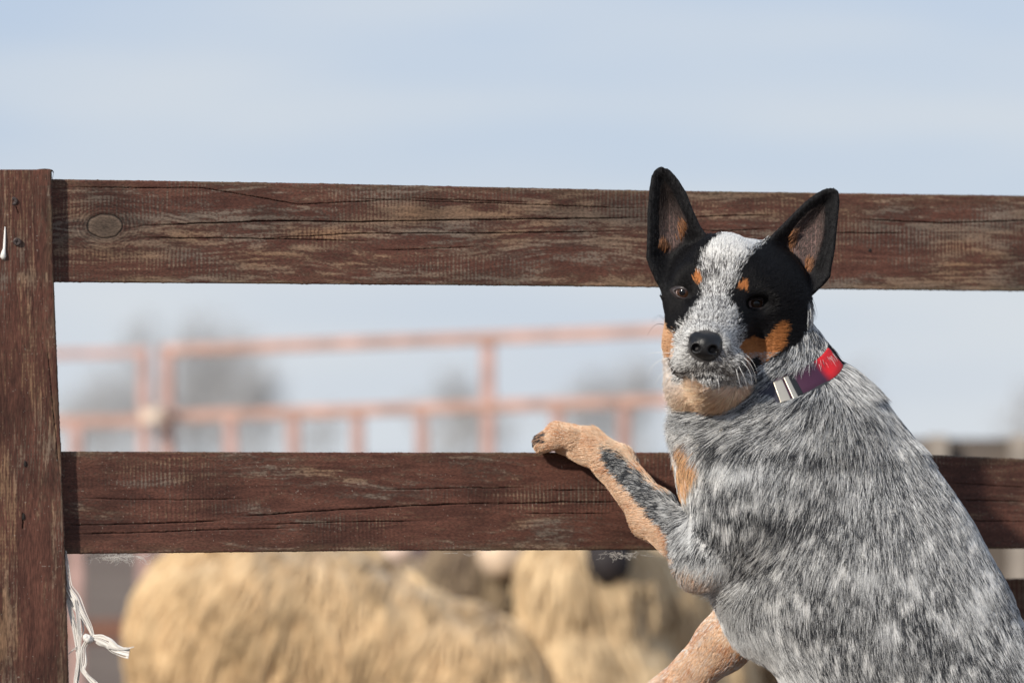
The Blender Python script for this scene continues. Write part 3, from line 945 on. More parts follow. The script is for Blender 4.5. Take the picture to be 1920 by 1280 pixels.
# ------------------------------------------------------------------ the sheep
wool_mat = mat("fleece", rough=.85, spec=.15, attr='col', sheen=.4)
wool_skin = mat("fleece_base", (0.30, 0.20, 0.11), rough=.95, noise=(12, .4), bump=(18, .9, .02))
def sheep(label, D, prims, face, colA, colB, flow, seed, legs, face_col, ears, wool_len=60, n=9000):
    s = D / F
    def T(p):
        p = np.asarray(p, float); return Pn(p[..., 0], p[..., 1], D - p[..., 2] * s)
    gyy = 870 + CAM_Z / s
    c0 = prims[0][0]
    root = empty("sheep", tuple(T((c0[0], gyy, c0[2]))))
    tag(root, label, "sheep", "sheep in the pen behind the fence")
    S = SDF()
    for a, ra, b, rb in prims: S.cone(a, ra, b, rb, 60, 1.0)
    for a, b in legs:
        S.cone(a, 34, b, 20, 20)
    P0 = np.array([np.minimum(a, b) - max(ra, rb) - 60 for a, ra, b, rb in prims] + [np.minimum(a, b) - 40 for a, b in legs]).min(0)
    P1 = np.array([np.maximum(a, b) + max(ra, rb) + 60 for a, ra, b, rb in prims] + [np.maximum(a, b) + 40 for a, b in legs]).max(0)
    v, f = S.mesh(P0, P1, 13)
    N = vnormals(v, f)
    e = S.at(v + N * 4)
    if (e < 0).mean() > .5: N = -N; f = f[:, ::-1]
    v = v + N * ((fbm(v[:, 0] / 40, v[:, 1] / 60, v[:, 2] / 40, seed=seed) - .5) * 34)[:, None]
    mesh_obj("body", T(v), f[:, ::-1], wool_skin, root)
    # fleece locks
    r = np.random.default_rng(seed)
    fi = r.integers(0, len(f), n * 2)
    w = r.dirichlet((1, 1, 1, 1), n * 2)
    p = (v[f[fi]] * w[..., None]).sum(1); nn = (N[f[fi]] * w[..., None]).sum(1)
    keep = (p[:, 1] < gyy - 330) | (r.random(len(p)) < .1)
    p, nn = p[keep][:n], nn[keep][:n]
    n_ = len(p); K = 6
    fl = np.array(flow, float); fl = np.tile(fl, (n_, 1))
    fl[:, 0] += (fbm(p[:, 0] / 70, p[:, 1] / 70, p[:, 2] / 70, seed=seed + 2) - .5) * 2.2
    fl -= nn * (fl * nn).sum(1, keepdims=True); fl /= np.linalg.norm(fl, axis=1, keepdims=True) + 1e-6
    t = np.linspace(0, 1, K)[None, :, None]
    L = (wool_len * r.uniform(.6, 1.3, n_))[:, None, None]
    pts = p[:, None] + L * (t * (fl[:, None] * .8 + nn[:, None] * .5) - t ** 2 * nn[:, None] * .25) + np.array([0, 1, 0]) * L * .3 * t ** 2
    lock = fbm(p[:, 0] / 34, p[:, 1] / 90, p[:, 2] / 34, seed=seed + 5, oct=2)[:, None, None]
    rnd = r.random(n_)[:, None, None]
    c = np.array(colB) + (np.array(colA) - np.array(colB)) * sstep(.22, .68, lock * .75 + .25 * rnd)
    c = c * (.75 + .35 * t)
    rad = (3.6 * s) * (1 - .75 * t[..., 0]) * (1 + 0 * p[:, :1])
    hair_object("fleece", T(pts), rad, np.broadcast_to(c, (n_, K, 3)).copy(), wool_mat, root)
    # face
    if face:
        fm = mat("sheep_face", face_col, rough=.75, noise=(40, .25))
        H = SDF()
        (hx, hy, hz), (mx_, my_, mz_), hr, mr_ = face
        H.cone((hx, hy, hz), hr, (mx_, my_, mz_), mr_, 20)
        H.ball((mx_, my_ + 4, mz_), mr_ * 1.05, 14)
        hv, hf = H.mesh((hx - 110, hy - 110, min(hz, mz_) - 110), (mx_ + 110, my_ + 110, max(hz, mz_) + 110), 7)
        hN = vnormals(hv, hf)
        if (H.at(hv + hN * 4) < 0).mean() > .5: hf = hf[:, ::-1]
        head = mesh_obj("head", T(hv), hf[:, ::-1], fm, root)
        for (ex, ey, ez, dx, dy, ecol) in ears:
            em = mat("sheep_ear", ecol, rough=.7)
            E = SDF(); E.ell((ex, ey, ez), (46, 20, 12), math.degrees(math.atan2(dy, dx)), 5); E.ell((ex, ey - 2, ez + 10), (34, 11, 8), math.degrees(math.atan2(dy, dx)), 5, sub=True)
            ev, ef = E.mesh((ex - 60, ey - 60, ez - 30), (ex + 60, ey + 60, ez + 30), 5)
            eN = vnormals(ev, ef)
            if (E.at(ev + eN * 3) < 0).mean() > .5: ef = ef[:, ::-1]
            mesh_obj("ear", T(ev), ef[:, ::-1], em, head)
        em = mat("sheep_eye", (.02, .015, .01), rough=.15)
        for sx in (-1, 1):
            E = SDF(); ec = (hx + sx * hr * .82, hy + (my_ - hy) * .25, hz + hr * .55); E.ball(ec, 9)
            ev, ef = E.mesh(np.array(ec) - 16, np.array(ec) + 16, 3)
            mesh_obj("eye", T(ev), ef, em, head)
    return root
sheep("large golden-fleeced sheep seen from behind, leftmost in the pen, filling the gap under the rail", 7.6,
      [((455, 1190, 60), 195, (620, 1228, 20), 185), ((620, 1228, 20), 185, (850, 1335, 10), 175), ((860, 1330, 10), 175, (980, 1440, 40), 90)],
      ((1010, 1500, 60), (1040, 1570, 110), 52, 34), (.74, .53, .30), (.50, .35, .19), (-.55, .8, 0), 21,
      [((420, 1330, 130), (420, 1635, 130)), ((520, 1330, -60), (520, 1635, -60)), ((820, 1380, 90), (820, 1635, 90)), ((880, 1380, -80), (880, 1635, -80))],
      (.5, .38, .28), [(950, 1480, 40, -1, .3, (.5, .36, .28)), (1070, 1475, 40, 1, .3, (.5, .36, .28))], 70, 17000)
sheep("pale-faced sheep behind the golden one, its muzzle and shaded chest showing under the rail", 8.0,
      [((905, 1080, -60), 95, (880, 1230, -160), 150), ((880, 1230, -160), 170, (800, 1240, -420), 180)],
      ((925, 935, 10), (940, 1040, 70), 56, 40), (.36, .27, .17), (.17, .12, .08), (-.2, 1, 0), 22,
      [((840, 1330, -100), (840, 1580, -100)), ((930, 1330, -120), (930, 1580, -120)), ((760, 1330, -440), (760, 1580, -440)), ((860, 1330, -460), (860, 1580, -460))],
      (.66, .5, .36), [(985, 905, 0, 1, .3, (.55, .36, .3)), (862, 905, 0, -1, .3, (.6, .38, .32))], 55, 9000)
sheep("brown-fleeced sheep with a black muzzle facing the camera, between the rail and the dog's legs", 7.6,
      [((1095, 1085, -30), 88, (1110, 1300, -60), 125), ((1110, 1290, -60), 125, (1230, 1340, -330), 190), ((1110, 1100, -60), 90, (1220, 1200, -300), 150)],
      ((1140, 950, -10), (1138, 1052, 60), 60, 40), (.76, .57, .34), (.46, .33, .19), (.1, 1, 0), 23,
      [((1070, 1400, -40), (1070, 1635, -40)), ((1170, 1400, -60), (1170, 1635, -60)), ((1190, 1400, -360), (1190, 1635, -360)), ((1300, 1400, -380), (1300, 1635, -380))],
      (.022, .017, .018), [(1215, 935, -30, 1, .35, (.05, .035, .03)), (1065, 935, -30, -1, .35, (.05, .035, .03))], 70, 12000)
sheep("brown sheep behind the dog's forelegs, rightmost in the pen, mostly hidden by the dog", 8.3,
      [((1330, 1130, -40), 150, (1480, 1160, -120), 160), ((1480, 1160, -120), 160, (1600, 1180, -200), 140)],
      ((1640, 1080, -200), (1690, 1120, -160), 46, 32), (.74, .56, .36), (.50, .37, .23), (.1, 1, 0), 24,
      [((1300, 1250, 0), (1300, 1560, 0)), ((1380, 1250, -140), (1380, 1560, -140)), ((1520, 1250, -60), (1520, 1560, -60)), ((1600, 1250, -240), (1600, 1560, -240))],
      (.3, .22, .17), [(1600, 1055, -210, -1, .3, (.3, .2, .16)), (1680, 1050, -210, 1, .3, (.3, .2, .16))], 55, 6000)
sheep("sheep at the back of the pen, only a pale ear tip showing under the rail", 8.4,
      [((720, 1110, -120), 110, (620, 1130, -300), 150)],
      ((745, 960, -60), (750, 1020, 0), 46, 30), (.5, .38, .22), (.3, .21, .13), (-.1, 1, 0), 25,
      [((700, 1200, -80), (700, 1515, -80)), ((760, 1200, -140), (760, 1515, -140)), ((590, 1200, -320), (590, 1515, -320)), ((650, 1200, -340), (650, 1515, -340))],
      (.8, .62, .52), [(790, 1028, -40, .4, 1, (.80, .55, .48)), (690, 950, -40, -1, .4, (.8, .55, .48))], 45, 4000)

# ================================================================== the cattle dog
A3 = lambda *a: np.array(a, float)
arm, far, head, torso, ears = SDF(), SDF(), SDF(), SDF(), SDF()

def ear_fn(poly, axis_top, axis_bot, z_top, z_bot, cup, R, t=6.5):
    ax0 = np.array(axis_bot, float); ax1 = np.array(axis_top, float)
    L = ax1 - ax0; LL = (L ** 2).sum()
    def f(x, y, z):
        sd = poly_sd(x + 0 * y, y + 0 * x, poly)
        hgt = np.clip(((x - ax0[0]) * L[0] + (y - ax0[1]) * L[1]) / LL, -.2, 1.1)
        zc = z_bot + (z_top - z_bot) * hgt
        e = sstep(0, 1, np.clip(-sd / R, 0, 1))
        zc = zc - cup * e * (1 - .25 * np.clip(hgt, 0, 1)) + cup * .45
        d1 = np.abs(z - zc) * .72 - t
        d2 = sd + 1.0
        k = 6.0
        h = np.maximum(k - np.abs(d1 - d2), 0) / k
        return np.maximum(d1, d2) + h * h * k * .25
    return f
EAR_L = [(1220, 334), (1226, 320), (1239, 312), (1256, 318), (1272, 336), (1288, 362), (1301, 396), (1314, 424), (1334, 452), (1336, 500), (1290, 540), (1245, 556), (1229, 528), (1217, 502), (1211, 484), (1212, 462), (1213, 440), (1213, 400), (1217, 355)]
EAR_R = [(1543, 355), (1560, 352), (1573, 359), (1575, 380), (1570, 430), (1566, 470), (1561, 496), (1557, 520), (1546, 534), (1528, 550), (1480, 560), (1440, 500), (1436, 450), (1460, 427), (1486, 401), (1510, 377), (1528, 364)]
efL = ear_fn(EAR_L, (1240, 316), (1285, 500), 4, 34, 40, 44)
efR = ear_fn(EAR_R, (1560, 357), (1492, 510), -22, 10, 40, 44)

def build(S, which):
    if which in ('torso', 'all'):
        S.cone((1432, 640, -8), 86, (1434, 715, 0), 94, 50, .95)
        S.cone((1434, 715, 0), 94, (1474, 800, 0), 147, 55, .85)
        S.cone((1474, 800, 0), 147, (1512, 900, 0), 181, 60, .82)
        S.cone((1512, 900, 0), 181, (1572, 1010, 0), 200, 60, .80)
        S.cone((1572, 1010, 0), 200, (1632, 1120, 0), 206, 60, .80)
        S.cone((1634, 1120, 0), 211, (1700, 1225, 0), 200, 60, .80)
        S.cone((1700, 1225, 0), 200, (1790, 1350, 0), 176, 60, .85)
        S.cone((1790, 1350, 0), 176, (1890, 1500, 0), 156, 60, .85)
        S.cone((1890, 1500, 0), 156, (1955, 1600, 0), 140, 60, .9)
        S.ball((1400, 880, 30), 122, 60, .9)
        S.ball((1384, 812, 45), 104, 40, .9)
        S.ball((1370, 850, 66), 68, 30, .9)
        S.cone((1328, 788, 52), 62, (1470, 786, 88), 58, 22, .9)
        # near shoulder blade and upper arm
        S.cone((1398, 1046, 24), 80, (1440, 1130, 4), 86, 44, .9)
        S.cone((1545, 830, 95), 80, (1430, 925, 105), 92, 50, .75)
        # hind quarters
        for sz, dx in ((1, 0), (-1, 20)):
            S.cone((1940 + dx, 1560, 78 * sz), 118, (1815 + dx, 1690, 92 * sz), 62, 40)
            S.cone((1815 + dx, 1690, 92 * sz), 60, (1955 + dx, 1845, 92 * sz), 31, 24)
            S.cone((1955 + dx, 1845, 92 * sz), 30, (1935 + dx, 1955, 94 * sz), 26, 16)
            S.cone((1935 + dx, 1958, 94 * sz), 26, (1870 + dx, 1968, 96 * sz), 27, 16)
        S.cone((2020, 1620, 0), 34, (2085, 1760, 6), 30, 30); S.cone((2085, 1760, 6), 30, (2095, 1860, 10), 14, 20)
    if which in ('arm', 'all'):
        S.cone((1425, 935, 92), 84, (1318, 1046, 78), 47, 45, .85)
        S.cone((1316, 1042, 72), 43, (1228, 966, -55), 40, 30)
        S.cone((1228, 966, -55), 40, (1157, 877, -150), 33, 26)
        S.cone((1158, 870, -150), 33, (1102, 836, -182), 32, 18)
        S.ball((1306, 1060, 60), 22, 34)
        S.cone((1102, 836, -182), 31, (1062, 824, -196), 28, 16)
        for tz, yy in ((-166, 3), (-190, -2), (-214, -2), (-236, 4)):
            S.cone((1075, 820 + yy, tz), 20, (1046, 814 + yy, tz - 1), 20, 8)
            S.cone((1046, 816 + yy, tz - 1), 21, (1019, 829 + yy * .5, tz - 2), 17, 5)
    if which in ('far', 'all'):
        S.cone((1470, 1050, -95), 95, (1420, 1140, -105), 66, 40)
        S.cone((1420, 1140, -105), 60, (1360, 1202, -120), 47, 28)
        S.cone((1360, 1202, -120), 47, (1262, 1296, -150), 35, 24)
        S.cone((1262, 1296, -150), 35, (1170, 1345, -190), 32, 18)
        for tz in (-205, -228, -250, -182):
            S.cone((1140, 1330, tz), 18, (1090, 1338, tz), 15, 8)
    if which in ('head', 'all'):
        S.ell((1384, 550, 20), (133, 92, 118), 8, 20)
        S.cone((1318, 620, 42), 64, (1300, 570, 50), 52, 26)
        S.cone((1446, 618, 30), 66, (1440, 566, 30), 66, 30)
        S.cone((1352, 540, 92), 50, (1356, 500, 70), 60, 30)
        S.ball((1430, 528, 12), 68, 26); S.ball((1384, 526, 14), 68, 26); S.ball((1332, 527, 12), 66, 26)
        S.ball((1298, 521, 92), 27, 24)
        S.ball((1408, 536, 90), 30, 24)
        S.cone((1350, 590, 105), 62, (1322, 650, 212), 45, 30)
        S.ell((1322, 655, 232), (50, 40, 34), 0, 16)
        S.ell((1291, 678, 200), (36, 29, 46), 0, 16)
        S.ell((1362, 682, 196), (40, 30, 48), 0, 16)
        S.cone((1350, 690, 100), 70, (1335, 690, 180), 42, 24)
        S.cone((1326, 704, 218), 24, (1348, 712, 130), 46, 18)
        S.ell((1344, 714, 76), (86, 43, 74), -6, 34)
        S.cone((1300, 650, 70), 52, (1300, 702, 92), 38, 40)
        # hollows of the orbits, groove between lips and chin
        S.ell((1280, 551, 128), (25, 17, 24), 8, 12, sub=True)
        S.ell((1418, 569, 122), (27, 17, 24), -4, 12, sub=True)
        S.cone((1272, 700, 222), 2.2, (1322, 697, 262), 2.6, 5, sub=True)
        S.cone((1322, 697, 262), 2.6, (1390, 706, 212), 2.2, 5, sub=True)
        S.cone((1392, 706, 205), 4, (1416, 688, 130), 4, 5, sub=True)
    if which in ('ears', 'all'):
        S.custom(efL, (1195, 300, -70), (1350, 560, 90), 16)
        S.custom(efR, (1425, 340, -90), (1590, 570, 80), 16)
    return S
for S_, n_ in ((torso, 'torso'), (arm, 'arm'), (far, 'far'), (head, 'head'), (ears, 'ears')): build(S_, n_)
DOG = build(SDF(), 'all')

dv, dfc = DOG.mesh((990, 295, -290), (2150, 2010, 290), 4.0)
dn = vnormals(dv, dfc)
if (DOG.at(dv[::50] + dn[::50] * 3) < 0).mean() > .5:
    dn = -dn; dfc = dfc[:, ::-1]

def march_z(px, py, z0=330.0):
    z = np.full(np.shape(px), z0, float)
    for _ in range(60):
        d = DOG.at(np.stack([np.asarray(px, float), np.asarray(py, float), z], -1))
        z = z - np.clip(d, -20, 40) * .7
    return z

# ------------------------------------------------------------------ coat pattern
WHITE = A3(.80, .795, .775); PALE = A3(.63, .635, .63); BLACK = A3(.0055, .0052, .006); DARK = A3(.040, .042, .047)
TAN = A3(.50, .195, .062); TANL = A3(.74, .46, .27); CREAM = A3(.80, .62, .46)
BLAZE_R = [(1435, 440), (1433, 449), (1414, 466), (1403, 481), (1387, 513), (1377, 537), (1367, 553), (1368, 569), (1379, 585), (1390, 609), (1396, 637), (1403, 660), (1408, 690), (1416, 700), (1400, 716)]
BLAZE_L = [(1272, 702), (1250, 690), (1254, 660), (1260, 628), (1275, 609), (1290, 593), (1306, 570), (1314, 553), (1315, 533), (1311, 513), (1306, 497), (1319, 481), (1337, 461), (1351, 449), (1351, 435)]
P_BLAZE = BLAZE_R + BLAZE_L
P_MASK_R = [(1413, 440), (1436, 430), (1500, 330), (1600, 330), (1600, 540), (1545, 548), (1516, 552), (1514, 600), (1500, 634), (1478, 654), (1456, 668), (1432, 684), (1412, 700), (1396, 690), (1385, 640), (1360, 560), (1390, 490)]
P_MASK_L = [(1180, 300), (1330, 300), (1360, 440), (1330, 480), (1320, 560), (1280, 620), (1256, 650), (1246, 630), (1236, 560)]
P_CHEEK = [(1461, 601), (1470, 602), (1475, 612), (1470, 637), (1457, 661), (1438, 680), (1421, 696), (1409, 690), (1400, 662), (1392, 648), (1401, 636), (1417, 629), (1434, 634), (1446, 621), (1452, 608)]
P_TANL = [(1240, 560), (1247, 585), (1251, 608), (1263, 622), (1266, 640), (1262, 668), (1244, 668), (1236, 600)]
P_CHIN = [(1235, 668), (1252, 668), (1258, 695), (1276, 709), (1300, 718), (1340, 723), (1398, 716), (1420, 702), (1446, 690), (1440, 728), (1425, 752), (1371, 776), (1300, 766), (1262, 742), (1246, 715)]
P_CHEST = [(1266, 826), (1316, 828), (1320, 850), (1303, 880), (1290, 902), (1270, 908)]
P_BAND = [(1134, 838), (1158, 846), (1180, 866), (1222, 908), (1262, 935), (1330, 980), (1335, 1050), (1296, 1034), (1256, 1000), (1206, 948), (1164, 898), (1140, 866)]
EARIN_L = [(1232, 345), (1245, 336), (1256, 340), (1268, 358), (1281, 386), (1294, 412), (1297, 432), (1284, 458), (1264, 476), (1246, 484), (1226, 470), (1230, 445), (1229, 395)]
EARIN_R = [(1537, 378), (1552, 386), (1553, 410), (1550, 445), (1543, 470), (1537, 490), (1524, 518), (1508, 520), (1497, 494), (1476, 484), (1468, 445), (1488, 416), (1510, 394)]

def labels(p):
    da, df_, dh, dt, de = arm.at(p), far.at(p), head.at(p), torso.at(p), ears.at(p)
    return da, df_, dh, dt, de

def coat(p, rnd, rnd2, lab):
    """colour of root and tip for hairs rooted at p (photo pixels, z to the camera)"""
    x, y, z = p[:, 0], p[:, 1], p[:, 2]
    da, df_, dh, dt, de = lab
    n = len(x)
    jx = x + (vnoise(x / 7, y / 7, z / 9, 5) - .5) * 9 + (rnd2 - .5) * 5
    jy = y + (vnoise(x / 7, y / 7, z / 9, 6) - .5) * 9 + (rnd - .5) * 5
    bigx = x + (vnoise(x / 22, y / 22, z / 22, 7) - .5) * 22
    bigy = y + (vnoise(x / 22, y / 22, z / 22, 8) - .5) * 22
    # --- body: roaned blue speckle
    ang = .25
    u = (x * math.cos(ang) + y * math.sin(ang)); v = (-x * math.sin(ang) + y * math.cos(ang))
    blob = fbm(u / 10.5, v / 17, z / 17, 2, 61)
    mid = fbm(x / 70, y / 80, z / 80, 2, 62)
    stre = fbm(u / 9, v / 38, z / 16, 2, 63)
    w = .47 + (mid - .5) * .42 + (stre - .5) * .38
    spot = sstep(.63, .70, blob)
    region = np.exp(-((x - 1370) / 110) ** 2 - ((y - 930) / 110) ** 2) + 1.1 * sstep(1000, 1150, y)
    w = w + spot * 1.1 * np.clip(region + .25, 0, 1)
    w = w + (sstep(.5, .4, blob) * -.16) * np.clip(region, 0, 1)
    w = w - .45 * np.exp(-((x - 1420) / 150) ** 2 - ((y - 828 - (x - 1400) * .04) / 13) ** 2)          # shade in the crease below the ruff, painted as darker hair
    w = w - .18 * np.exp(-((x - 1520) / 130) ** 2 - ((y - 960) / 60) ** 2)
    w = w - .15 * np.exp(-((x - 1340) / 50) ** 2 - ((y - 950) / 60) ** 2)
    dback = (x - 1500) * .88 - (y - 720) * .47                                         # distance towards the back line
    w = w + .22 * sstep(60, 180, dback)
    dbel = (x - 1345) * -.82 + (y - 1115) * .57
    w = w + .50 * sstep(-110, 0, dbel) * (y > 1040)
    w = w + .5 * np.exp(-((x - 1262) / 26) ** 2 - ((y - 790) / 30) ** 2)
    for (sx, sy, rx, ry, a) in ((1385, 868, 26, 16, .8), (1362, 858, 14, 10, .6), (1352, 1046, 30, 22, .7), (1300, 995, 7, 26, .8), (1318, 940, 16, 10, .5), (1290, 1000, 10, 16, .5),
                                (1628, 1056, 20, 28, .7), (1815, 1118, 22, 26, .7), (1700, 1065, 30, 14, .5), (1770, 1160, 20, 14, .5), (1668, 1160, 16, 20, .5), (1365, 880, 60, 10, -.2), (1450, 915, 90, 9, .25)):
        w = w + a * np.exp(-((bigx - sx) / rx) ** 2 - ((bigy - sy) / ry) ** 2)
    w = np.clip(w, .1, .97)
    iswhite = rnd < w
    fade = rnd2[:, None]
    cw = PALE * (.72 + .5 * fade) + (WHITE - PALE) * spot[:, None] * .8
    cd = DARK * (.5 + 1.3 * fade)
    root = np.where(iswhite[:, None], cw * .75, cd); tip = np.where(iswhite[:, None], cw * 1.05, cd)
    warm = sstep(30, -30, dbel - 10)
    # --- foreleg near
    isarm = (da < dt - 2) & (x < 1390)
    def mixin(mask, r, t):
        nonlocal root, tip
        m = mask[:, None]
        root = np.where(m, r, root); tip = np.where(m, t, tip)
    tanv = TANL * (.75 + .5 * fade) * (1 - .0 * fade)
    tblot = sstep(.46, .74, fbm(x / 22, y / 22, z / 22, 2, 71))[:, None] * .75
    legtan = TANL * (1 - tblot) + TAN * tblot * 1.05
    legtan = (legtan * .88 + .06) * (.85 + .4 * fade)
    crm = CREAM * (.8 + .3 * fade)
    legtan = np.where((rnd < .38 + .25 * sstep(1120, 1160, x) * (y < 870))[:, None], crm, legtan)
    band = poly_sd(jx, jy, P_BAND) + (rnd2 - .5) * 8
    low = (x - 1180) * .74 - (y - 985) * .67                          # below the dark band of the forearm
    armtan = isarm & (band > 0) & ((x < 1262) | (low < -62) | (y > 1044 + (x - 1262) * .5)) & (x < 1345)
    elb = np.exp(-((x - 1305) / 52) ** 2 - ((y - 1092) / 34) ** 2)
    mixin(armtan, legtan * .9, legtan)
    mixin(armtan & (rnd < .75 * sstep(1030, 1062, y)), WHITE * .7, WHITE * (.85 + .2 * fade))
    mixin(armtan & (rnd2 < .35 * sstep(1030, 1062, y)), DARK * 1.5, DARK * 2)
    mixin(isarm & (elb > rnd * .9 + .12) & (band > -10), crm * .9, A3(.88, .77, .68) * (.85 + .2 * fade))
    bandd = isarm & (band < 0) & (x < 1300)
    wb = .26 + (stre - .5) * .8 + spot * .35 + .5 * sstep(1235, 1310, x)
    mixin(bandd & (rnd >= wb), DARK * (.6 + fade), DARK * (.6 + fade))
    mixin(bandd & (rnd < wb), PALE * .5, PALE * (.7 + .3 * fade))
    tuft = (x < 1026) & (y < 828) & (y > 808)
    mixin(isarm & tuft & (rnd < .7), DARK * .6, DARK)
    # --- far foreleg
    isfar = (df_ < dt - 1)
    edge = sstep(20, 46, (x - 1360) * .70 + (y - 1202) * .71)
    mixin(isfar, legtan * .85, legtan)
    edge2 = sstep(-20, -44, (x - 1360) * .70 + (y - 1202) * .71)
    mixin(isfar & (rnd < .08 + .6 * edge + .25 * edge2), crm * .9, WHITE * (.8 + .2 * fade))
    # --- chest patch
    ch = poly_sd(bigx, bigy, P_CHEST)
    chd = (ch < 0) & (rnd < .75) & (dt < da)
    mixin(chd, TAN * 1.35, (TANL + TAN * .4) * (.8 + .4 * fade))
    mixin((ch < 18) & (ch > 0) & (rnd < .7) & (x < 1330) & (dt < da), crm * .9, WHITE)
    # --- head
    ishead = ((dh < dt + 4) | (z > 120)) & (y < 790) & (dh < 12) | (de < 6)
    ishead &= ~((poly_sd(jx, jy, [(1516, 552), (1514, 600), (1500, 634), (1478, 654), (1450, 676), (1444, 700), (1440, 730), (1425, 756), (1500, 800), (1640, 700), (1600, 540), (1546, 545)]) < 0) & (de > 4))
    ishead &= ~((z < -30) & (y > 600))
    mr, ml = poly_sd(jx, jy, P_MASK_R), poly_sd(jx, jy, P_MASK_L)
    ishead |= (mr < 0) & (z > 0) & (y > 560) & (x > 1370) & (dh < 30)
    bl = poly_sd(jx, jy, P_BLAZE) + 6.5 * sstep(455, 500, y) - 2 * sstep(640, 690, y)
    blk = BLACK * (.7 + .8 * fade)
    mixin(ishead, blk, blk)
    # blaze and muzzle
    wbz = .52 + (stre - .5) * .7 + .6 * sstep(505, 470, y) + .12 * sstep(560, 620, y) - .12 * sstep(640, 690, y)
    wbz = wbz - .22 * np.exp(-((x - 1325) / 22) ** 2 - ((y - 520) / 26) ** 2) - .25 * sstep(1360, 1395, x) * sstep(600, 650, y) - .3 * np.exp(-((x - 1350) / 50) ** 2 - ((y - 690) / 14) ** 2)
    wbz = wbz + .3 * np.exp(-((x - 1270) / 14) ** 2 - ((y - 665) / 22) ** 2)
    lowlip = (y > 698) & (y < 724) & (x > 1262) & (x < 1408) & (z > 120)
    wbz = np.where(lowlip, .62, wbz)
    inb = ishead & ((bl < 0) | lowlip) & (z > 20)
    mixin(inb & (rnd < wbz), WHITE * .82, WHITE * (.85 + .25 * fade))
    gd = A3(.085, .080, .080)
    mixin(inb & (rnd >= wbz), gd * (.4 + fade), gd * (.6 + fade))
    mixin(ishead & (bl >= 0) & (bl < 7) & (rnd < .3) & (z > 20) & (y < 660), WHITE * .6, WHITE * .8)
    # tan marks
    tm = TAN * (.75 + .5 * fade)
    for (ex, ey, rx, ry) in ((1311, 526, 6.5, 10), (1391, 541, 10.5, 8)):
        mixin(ishead & (((jx - ex) / rx) ** 2 + ((jy - ey) / ry) ** 2 < 1), tm * .9, tm * 1.05)
    ck = poly_sd(x + 7 + (jx - x) * .6, y + (jy - y) * .6 - 1, P_CHEEK)
    mixin(((ishead) | ((z > 10) & (dh < 22) & (x < 1440))) & (ck < 0), tm * .62, tm * .74)
    mixin(ishead & (ck < 0) & (jy > 660) & (rnd < .4), tm * .5, PALE * .6)
    tl = poly_sd(jx, jy, P_TANL)
    mixin(ishead & (tl < 0), tm * .9, TANL * (.8 + .3 * fade))
    mc = ((jx - 1412) / 9) ** 2 + ((jy - 682) / 12) ** 2 < 1
    mixin(ishead & mc, blk, blk)
    # chin and throat
    cn = poly_sd(jx, jy, P_CHIN)
    cn = np.where((y < 726) & (x > 1266), np.maximum(cn, 708 + 18 * rnd2 - y), cn)
    strk = fbm(np.arctan2(y - 690, x - 1365) * 20, x * 0 + 3, oct=2, seed=77)[:, None]
    cc = A3(.88, .63, .45) * (1 - sstep(.4, .7, strk) * .7) + TANL * 1.05 * sstep(.4, .7, strk) * .7
    cc = cc * (.55 + .75 * fade ** .7)
    cc = cc + (WHITE - cc) * (.4 * sstep(1310, 1262, x) + .3 * sstep(734, 708, y))[:, None]  # paler by the lips; light on the left side painted as whiter hair
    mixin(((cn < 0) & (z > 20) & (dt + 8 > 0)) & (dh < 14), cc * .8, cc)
    lips = (np.abs(y - (700 + 3 * np.sin((x - 1280) / 60))) < 2.6) & (x > 1280) & (x < 1400) & (z > 150)
    mixin(ishead & lips & (rnd < .12 + .6 * (np.abs(x - 1321) < 16)), BLACK, BLACK * 2)
    # ears
    isear = de < 4
    rim = np.minimum(poly_sd(x, y, EARIN_L), poly_sd(x, y, EARIN_R))
    return root, tip, dict(head=ishead, arm=isarm, far=isfar & ~isarm, ear=isear, rim=rim, chin=(cn < 0) & (z > 20) & (dh < 14), bl=bl)

lab = labels(dv)
rA = rng.random(len(dv)); 
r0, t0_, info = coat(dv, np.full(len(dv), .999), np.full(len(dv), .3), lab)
skin = r0 * .9
sp = (~info['head']) & (~info['arm'])
# inner ear skin (bare, brownish pink)
front_ear = info['ear'] & (info['rim'] < 3) & (dn[:, 2] > .12)
ein = sstep(-2, -16, info['rim'])[:, None]
yy = dv[:, 1:2]
earcol = A3(.13, .08, .07) * (.75 + .5 * vnoise(dv[:, 0] / 8, dv[:, 1] / 8, seed=3)[:, None]) * (.10 + 1.05 * sstep(365, 450, yy))  # darker towards the tip: shade inside the ear put into the skin colour
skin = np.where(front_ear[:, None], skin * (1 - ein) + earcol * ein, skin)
skin_mat = mat("dog_skin", rough=.75, spec=.25, attr='col')
dog = empty("dog", tuple(W(A3(1900, 1985, 0))))
tag(dog, "blue speckled cattle dog with black mask, rearing with one paw on the lower rail", "dog")
body = mesh_obj("body", W(dv), dfc[:, ::-1], skin_mat, dog)
set_col(body.data, skin)

